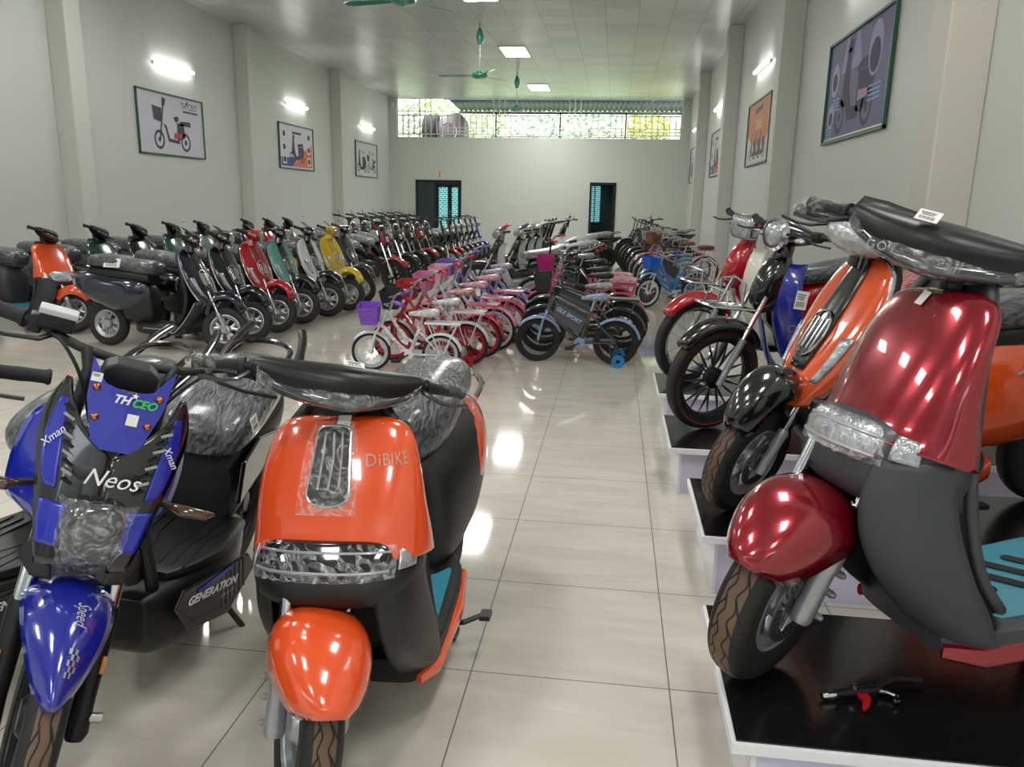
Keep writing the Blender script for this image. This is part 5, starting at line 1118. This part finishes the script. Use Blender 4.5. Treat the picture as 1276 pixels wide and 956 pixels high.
for k in range(4):
    t = dup(protoE, {'paint_moped_fender': MB}); place(t, -1.05+.02*k, 14.6+.62*k, -158, -4, 0, 1.03); t['label'] = 'dark electric bike behind the centre group, seen by its handlebar'; t['group'] = 'dark electric bikes behind the centre group'
t = dup(protoM, {'paint_moped_fender': MB}); place(t, -.75, 17.6, -165, -4); t['label'] = 'moped with long grey seat and chrome rail left of the open doorway'
# ------------------------------------------------------------------ bicycles
def bike(label, R=.2, wb=.62, fr='#c9c2d4', fr2=None, rim='#dcdcdc', fen=None, saddle=None, grip='#7a58b8', basket=None, rackc=None, train=None, style='step', seat_h=.62, bar_h=.80, group=None, words=None, bag=None, wrapm=None, steer_deg=8, tyre='#1b1b1c', spokes=True, cat_='bicycle', name='bicycle', wide=.25, back=0):
    t = thing(name, label, cat_, group); xb, xw = -wb/2, wb/2; hx, hz = xw-.12, min(2*R+.16, bar_h-.12)
    rk = .28; xf = steer((hx, hz), rk, R_(steer_deg))
    FM = paint('bike_'+fr, fr); F2 = paint('bike_'+(fr2 or fr), fr2 or fr); GM = mat('bike_grip_'+grip, grip, .5); RM = mat('bike_rim_'+rim, rim, .35, .3); TY = mat('bike_tyre_'+tyre, tyre, .8)
    wm = wrapm or None
    wheel(t, xw, R, R*.15, R*.85, 'spoke', xf, TY, RM, 'front_wheel', n=36, hub=.022); wheel(t, xb, R, R*.15, R*.85, 'spoke', None, TY, RM, 'rear_wheel', n=36, hub=.028)
    g = G(xf)
    for s in (-1, 1): g.tube([(xw, s*.045, R), (xw-.04, s*.045, R*1.9), (hx+.04, s*.02, 2*R+.06)], .010, 6)
    g.tube([(hx+.045, -.03, 2*R+.055), (hx+.045, .03, 2*R+.055)], .014, 6); g.obj('fork', F2, t)
    g = G(); ht = Vector((hx-.03, 0, hz+.03)); hb = Vector((hx+.03, 0, 2*R+.07)); bbk = Vector((-.03, 0, R*.95)); st_ = Vector((-.12, 0, seat_h-.12))
    g.tube([ht, hb], .018, 8)
    if style == 'step': g.tube(spline([tuple(hb), (hx-.10, 0, R*1.5), tuple(bbk)], 10), .017, 8); g.tube(spline([tuple(ht), (hx-.16, 0, R*1.9), (-.09, 0, R*1.45)], 10), .014, 8)
    else: g.tube([ht, st_+Vector((0, 0, -.02))], .016, 8); g.tube([hb, bbk], .020, 8)
    g.tube([bbk, st_], .016, 8)
    for s in (-1, 1): g.tube([bbk+Vector((0, s*.03, 0)), (xb, s*.045, R)], .009, 6); g.tube([st_+Vector((0, s*.02, -.03)), (xb, s*.045, R)], .008, 6)
    g.obj('frame', wm or FM, t)
    if style == 'mtb':
        g = G(); g.prism([(hx-.04, hz-.03), (hx-.01, 2*R+.02), (-.02, R+.05), (-.09, seat_h-.20)], -.022, .022); fp = g.obj('frame_panel', mat('grey_frame_panel', '#4a4b4e', .45), t, smooth=False, bev=.006)
        if words:
            for s in (1, -1): text(words, .050, mat('letter_pale_blue', '#9cc0e4', .5), fp, 'lettering', frame_M((.075, s*.024, (hz+R)/2+.05), (-s*.8 if s > 0 else .8, 0, -.45 if s > 0 else .45) if s > 0 else (.8, 0, .45), (0, 0, 1)), font_shear=.2, bold=.001)
    g = G(); g.tube([st_, st_+Vector((-.03, 0, .10))], .011, 6); g.obj('seat_post', SIL, t)
    sx, sz = st_.x-.03, seat_h
    g = G(); body(g, [(sx+.12, sz-.005, .015, .015), (sx+.06, sz, .03, .022), (sx-.02, sz+.005, .065, .03), (sx-.09, sz+.01, .085, .032), (sx-.13, sz+.005, .05, .02)], 2.5, 16, 10); g.obj('saddle', saddle or SEATL, t)
    g = G(xf); g.tube([(hx-.03, 0, hz), (hx-.07, 0, bar_h-.02)], .012, 6); g.tube(spline([(hx-.17-back, -wide, bar_h+.02), (hx-.09, -wide*.6, bar_h+.02), (hx-.07, 0, bar_h-.02), (hx-.09, wide*.6, bar_h+.02), (hx-.17-back, wide, bar_h+.02)], 16), .010, 6); g.obj('handlebar', SIL if style != 'mtb' else DMET, t)
    grips(t, xf, hx-.125-back*.6, bar_h+.02, wide*.78, hx-.185-back, bar_h+.02, wide*1.12, GM, .015)
    g = G(xf)
    for s in (-1, 1): g.tube([(hx-.07, s*wide*.5, bar_h), (hx-.02, s*wide*.6, bar_h+.0), (hx-.07-back*.5, s*wide*.95, bar_h)], .004, 5)
    g.obj('brake_lever', SIL, t)
    if fen:
        FE = paint('bike_'+fen, fen) if isinstance(fen, str) else fen
        g = G(xf); fender(g, xw, R, R+.018, R_(35), R_(160), R*.16, drop=.02, tip=.8, n=14, m=6); g.obj('front_fender', FE, t, sol=.003)
        g = G(); fender(g, xb, R, R+.018, R_(40), R_(170), R*.16, drop=.02, tip=.8, n=14, m=6); g.obj('rear_fender', FE, t, sol=.003)
    g = G(); g.lathe([(0, .035), (R*.24, .035), (R*.24, .04), (0, .04)], (bbk.x, 0, bbk.z), 'y', 20); g.prism([(bbk.x+.05, bbk.z+.03), (bbk.x+.05, bbk.z-.03), (xb, R-.018), (xb, R+.018)], -.05, -.04); g.obj('chain_guard', F2, t, smooth=False)
    for s in (-1, 1):
        g = G(); g.tube([bbk+Vector((0, s*.05, 0)), bbk+Vector((s*.09, s*.07, -s*.04))], .007, 5); g.box(bbk+Vector((s*.09, s*.11, -s*.04)), (.07, .07, .018)); g.obj('pedal', BLK, t, smooth=False)
    if basket:
        BM = basket if not isinstance(basket, str) else mat('basket_'+basket, basket, .6); bx, bz = hx+.11, bar_h-.19
        g = G(xf)
        o = [(-.07, -.10), (.09, -.10), (.09, .10), (-.07, .10)]
        def rr(k, z): return [Vector((bx+a*k, b*k, z)) for a, b in o]
        g.loft([rr(.80, bz), rr(1.05, bz+.15)], cap=False); g.add(rr(.80, bz), [(0, 1, 2, 3)]); bk = g.obj('basket', BM, t, smooth=False, sol=.004)
        g = G(xf); g.tube([*rr(1.07, bz+.155), rr(1.07, bz+.155)[0]], .006, 6); 
        for z_ in (.04, .08, .12): q = rr(.80+.25*z_/.15+.02, bz+z_); g.tube(q+[q[0]], .0025, 4)
        g.obj('basket_rim', BM, bk)
    if rackc:
        RC = paint('bike_'+rackc, rackc); g = G(); g.box((xb-.02, 0, 2*R+.10), (.30, .12, .02)); g.tube([(xb+.10, .05, 2*R+.09), (xb, .05, R)], .006, 5); g.tube([(xb+.10, -.05, 2*R+.09), (xb, -.05, R)], .006, 5); g.tube([(xb-.14, .05, 2*R+.10), (xb-.02, .05, R)], .006, 5); g.tube([(xb-.14, -.05, 2*R+.10), (xb-.02, -.05, R)], .006, 5); g.obj('rear_rack', RC, t, smooth=False, bev=.006)
        if bag: g = G(); body(g, [(xb-.15, 2*R+.14, .05, .025), (xb-.10, 2*R+.145, .075, .035), (xb+.08, 2*R+.145, .075, .035), (xb+.12, 2*R+.14, .05, .02)], 3, 14, 8); g.obj('rack_cushion', bag, t)
    if train:
        TM = mat('training_'+train, train, .4)
        for s in (-1, 1):
            g = G(); g.lathe([(.02, -.012), (.055, -.014), (.06, 0), (.055, .014), (.02, .012)], (xb-.03, s*.14, .06), 'y', 18, closed=True)
            for k in range(5): a = 2*PI*k/5; g.tube([(xb-.03+.018*cos(a), s*.14, .06+.018*sin(a)), (xb-.03+.05*cos(a), s*.14, .06+.05*sin(a))], .006, 5)
            tw_ = g.obj('training_wheel', TM, t); g = G(); g.tube([(xb-.03, s*.13, .06), (xb-.02, s*.06, R*.7), (xb, s*.05, R)], .007, 6); g.obj('stabiliser_arm', BLK, tw_)
    else: kickstand(t, xb+.12, .07, R*.8)
    return t
LILW = wrapped('lilac_wrapped_saddle', '#7e6aa0', '#c9c3cf', 12); PNKW = wrapped('pink_wrapped_saddle', '#c86a86', '#d8c0c8', 12); REDW = wrapped('red_wrapped_saddle', '#a82834', '#c8a8aa', 12); BLUW = wrapped('blue_wrapped_saddle', '#4a6a98', '#9aa4ac', 12)
BRN = mat('brown_leather', '#7a4a34', .45, bump=.1); WICK = mat('wicker', '#8a5a34', .7, noise=.5, nscale=60, bump=.6, bscale=70); FOAM = WRAPP
b1 = bike('small white and purple child bicycle with purple basket, nearest of the cluster', R=.165, wb=.60, fr='#d0cbd8', fr2='#e0dee4', rim='#bcbcc2', fen='#dcdce0', saddle=WRAPP, grip='#7a52c0', basket='#7d4cc0', rackc='#e0e0e2', train='#8458b8', seat_h=.50, bar_h=.60, wrapm=WRAPP); place(b1, -1.69, 6.31, 181, -2)
b = bike('red child bicycle with black grips and red training wheels behind the white-purple one', R=.19, wb=.68, fr='#a81824', rim='#a82030', fen='#c0c0c4', saddle=WRAPP, grip='#141416', basket='#15151a', rackc='#d8c8cc', train='#b01a28', seat_h=.55, bar_h=.68); place(b, -1.58, 6.72, 176, -3)
b = bike('red and pink child bicycle wrapped in foam, third from the front of the cluster', R=.20, wb=.70, fr='#b8323e', rim='#b03040', fen='#b02030', saddle=REDW, grip='#c01828', basket='#b01824', rackc='#c05a6a', train=None, seat_h=.60, bar_h=.72, wrapm=SEATR); place(b, -1.52, 7.12, 172, -4)
b = bike('pink child bicycle with pink basket and wrapped frame in the middle of the cluster', R=.21, wb=.72, fr='#cf7a94', rim='#c8c8cc', fen='#d88aa0', saddle=PNKW, grip='#d04a6a', basket='#d070a0', rackc='#d87898', train=None, seat_h=.63, bar_h=.76, wrapm=WRAPP); place(b, -1.46, 7.52, 170, -4)
b = bike('pink and white girls bicycle with red grips, fifth in the cluster', R=.22, wb=.74, fr='#d8a0b0', rim='#d04058', fen='#c8607a', saddle=PNKW, grip='#c02038', basket='#e0a8c0', rackc='#d86a90', seat_h=.66, bar_h=.80, wrapm=WRAPP); place(b, -1.40, 7.95, 168, -4)
b = bike('purple girls bicycle with round purple basket, behind the pink ones', R=.23, wb=.76, fr='#7a62b0', rim='#c8c8cc', fen='#8a70b8', saddle=LILW, grip='#6a50a8', basket='#7a5cb4', rackc=None, seat_h=.68, bar_h=.82); place(b, -1.42, 8.45, 166, -4)
b = bike('lilac girls bicycle with lilac grips, farthest of the left cluster', R=.23, wb=.78, fr='#9488bc', rim='#b8b8c0', fen='#8c80b0', saddle=LILW, grip='#8a78c0', seat_h=.70, bar_h=.86); place(b, -1.40, 8.95, 164, -4)
g1 = bike('grey boys bicycle with pale blue lettering and blue training wheels', R=.205, wb=.70, fr='#2e2f32', fr2='#7e98b8', rim='#1c1d20', fen='#7e94b4', saddle=BLUW, grip='#15151a', train='#2a7ab8', style='mtb', seat_h=.60, bar_h=.72, words='GLE SPORT'); place(g1, -.30, 7.0, 179, -2)
b = bike('black boys bicycle with wire basket behind the grey lettered one', R=.225, wb=.74, fr='#1c1c20', rim='#141418', fen='#202024', saddle=SEATL, grip='#101014', basket='#2c2c30', rackc='#18181a', style='mtb', seat_h=.66, bar_h=.80); place(b, -.28, 7.45, 176, -4)
b = bike('dark bicycle with black saddle in third place of the right cluster', R=.24, wb=.80, fr='#202226', rim='#26262a', fen='#1a1a1e', saddle=BLK, grip='#101014', style='mtb', seat_h=.72, bar_h=.86, words=None); place(b, -.27, 7.9, 173, -4)
b = bike('pink bicycle with pink rear rack and black saddle near the room centre', R=.25, wb=.82, fr='#c4506c', rim='#c8c8cc', fen='#c04866', saddle=BLK, grip='#181818', basket='#b02070', rackc='#c8506e', seat_h=.74, bar_h=.90, bag=PNKW); place(b, -.30, 8.4, 170, -4)
b = bike('pink bicycle with long pink rack cushion behind the first pink one', R=.25, wb=.84, fr='#c8607a', rim='#c8c8cc', fen='#bc4058', saddle=BLK, grip='#181818', rackc='#cc5a70', seat_h=.78, bar_h=.94, bag=PNKW); place(b, -.34, 8.95, 168, -4)
b = bike('dark grey bicycle with pink grips just before the centre motorbikes', R=.26, wb=.88, fr='#3a3c40', rim='#b8b8bc', fen='#3c3c40', saddle=SEATL, grip='#d84a68', seat_h=.80, bar_h=.98, style='mtb'); place(b, -.50, 9.6, 166, -4)
# right hand cluster by the wall
rc = [(dict(R=.21, wb=.74, fr='#2f78c0', fr2='#d8dce0', rim='#d0d0d0', fen=None, saddle=BLUW, grip='#1c50a0', basket='#1e62d0', rackc='#b8bcc0', seat_h=.60, bar_h=.74), .82, 11.35, 'blue child bicycle with bright blue basket, nearest of the right wall cluster'),
      (dict(R=.22, wb=.76, fr='#3f86c4', rim='#303034', fen='#8aa8c4', saddle=BLUW, grip='#1c50a0', rackc='#9aa4b0', seat_h=.63, bar_h=.76), .86, 11.85, 'second blue child bicycle, wrapped saddle, right beside the basket one'),
      (dict(R=.23, wb=.78, fr='#5a8cb8', rim='#303034', fen='#6a88a8', saddle=BLUW, grip='#202024', seat_h=.66, bar_h=.80, style='mtb'), .90, 12.4, 'dull blue bicycle in front of the pink city bicycle'),
      (dict(R=.30, wb=.98, fr='#d49aa4', rim='#d8d8d8', fen='#c9909a', saddle=BRN, grip='#6a3a28', basket=WICK, rackc='#d49aa4', seat_h=.80, bar_h=1.0, bag=BRN, back=.08), 1.02, 13.3, 'pink city bicycle with brown saddle, brown rack cushion and wicker basket'),
      (dict(R=.30, wb=1.0, fr='#b8888c', rim='#c8c8c8', fen='#a87c80', saddle=SEATL, grip='#202020', basket='#8c8c90', rackc='#a8a8ac', seat_h=.82, bar_h=1.02, back=.08), .98, 14.1, 'dusty pink city bicycle behind the one with wicker basket'),
      (dict(R=.30, wb=1.0, fr='#2a2a2e', rim='#b8b8bc', fen='#1c1c20', saddle=SEATL, grip='#202020', basket='#3a3a3e', seat_h=.82, bar_h=1.02, back=.08), .92, 14.9, 'black city bicycle with dark basket in the right wall cluster'),
      (dict(R=.31, wb=1.0, fr='#7a1a2c', rim='#2a2a2e', fen='#202024', saddle=SEATL, grip='#202020', style='mtb', seat_h=.84, bar_h=1.02), .88, 15.7, 'maroon mountain bicycle in the right wall cluster'),
      (dict(R=.31, wb=1.02, fr='#26262c', rim='#2a2a2e', saddle=SEATL, grip='#202020', style='mtb', seat_h=.85, bar_h=1.04), .84, 16.5, 'dark mountain bicycle right of the maroon one, black rims'),
      (dict(R=.31, wb=1.02, fr='#a8aab0', rim='#b0b0b4', saddle=SEATL, grip='#202020', style='mtb', seat_h=.86, bar_h=1.05, rackc='#9a9aa0'), .80, 17.3, 'silver mountain bicycle deep in the right wall cluster'),
      (dict(R=.32, wb=1.04, fr='#1e2430', rim='#2a2a2e', saddle=SEATL, grip='#202020', style='mtb', seat_h=.88, bar_h=1.06), .76, 18.2, 'navy mountain bicycle second from the back of the right cluster'),
      (dict(R=.32, wb=1.04, fr='#1a1a1e', rim='#242428', fen='#26265a', saddle=SEATL, grip='#202020', style='mtb', seat_h=.90, bar_h=1.08), .72, 19.1, 'black mountain bicycle with dark blue fenders, rearmost by the right wall')]
for kw, x, y, lb in rc:
    b = bike(lb, **kw); place(b, x, y, -155, -4)
t = dup(protoM, {'paint_moped_fender': MB}); place(t, 1.15, 20.4, -158, -4); t['label'] = 'dark moped with long grey seat at the back near the right wall'
# ------------------------------------------------------------------ neighbour of the blue moped at the left edge
sp2 = None
for o in bpy.data.objects:
    if o.name.startswith('electric_moped') and o.get('label'): sp2 = o
t = dup(sp2, {'paint_royal_blue': BLKG, 'paint_metal_blue': BLKG}); t['label'] = 'black electric moped cut by the left edge, wrapped seat beside the blue one'
t.location = (-1.80, 1.92, 0); t.rotation_euler = (R_(-5), 0, R_(-96)); t.scale = (1, 1, 1)
# ------------------------------------------------------------------ air blow gun on the front platform
t = thing('air_blow_gun', 'small metal air blow gun with red trigger and black nozzle lying on front platform', 'tool'); t.location = (.545, 1.755, .254); 
RT = mat('trigger_red', '#b0141c', .3, 0, .6)
g = G(); g.tube([(0, 0, .012), (.012, 0, .012), (.014, 0, .012), (.026, 0, .012), (.028, 0, .012), (.04, 0, .012)], [.008, .011, .009, .011, .009, .009], 12); g.obj('coupling', CHR, t)
g = G(); g.tube([(.035, 0, .013), (.10, 0, .014), (.13, 0, .015), (.15, 0, .016)], [.011, .012, .012, .009], 12); g.box((.10, 0, .026), (.04, .012, .012)); g.obj('gun_body', DMET, t, bev=.002)
g = G(); g.cyl((.085, 0, .02), (.085, 0, .034), .007); g.obj('valve_screw', CHR, t); g = G(); g.tube([(.145, .0, .014), (.165, -.012, .014), (.178, -.03, .014), (.172, -.045, .012), (.16, -.045, .012)], .006, 8); g.obj('hook', CHR, t)
g = G(); g.prism([(.088, -.008), (.115, -.010), (.112, -.03), (.090, -.055), (.072, -.065), (.070, -.055), (.088, -.035)], .004, .016, 'xy'); g.obj('trigger', RT, t, smooth=False, bev=.002)
g = G(); g.tube(spline([(.145, 0, .016), (.18, .018, .02), (.22, .026, .02), (.26, .022, .016), (.285, .018, .014)], 14), .0075, 10); g.obj('nozzle', RUB, t)
t.rotation_euler[2] = R_(18)

t = thing('banner', 'red banner strip with white patch fixed below the front platform top', 'banner'); t.location = (.82, 1.617, .11)
G().box((.35, 0, 0), (.9, .004, .20)).obj('sheet', mat('banner_red', '#c01430', .4), t, smooth=False)
G().box((.45, -.003, -.03), (.55, .003, .10)).obj('white_patch', WHT, t, smooth=False, bev=.001)
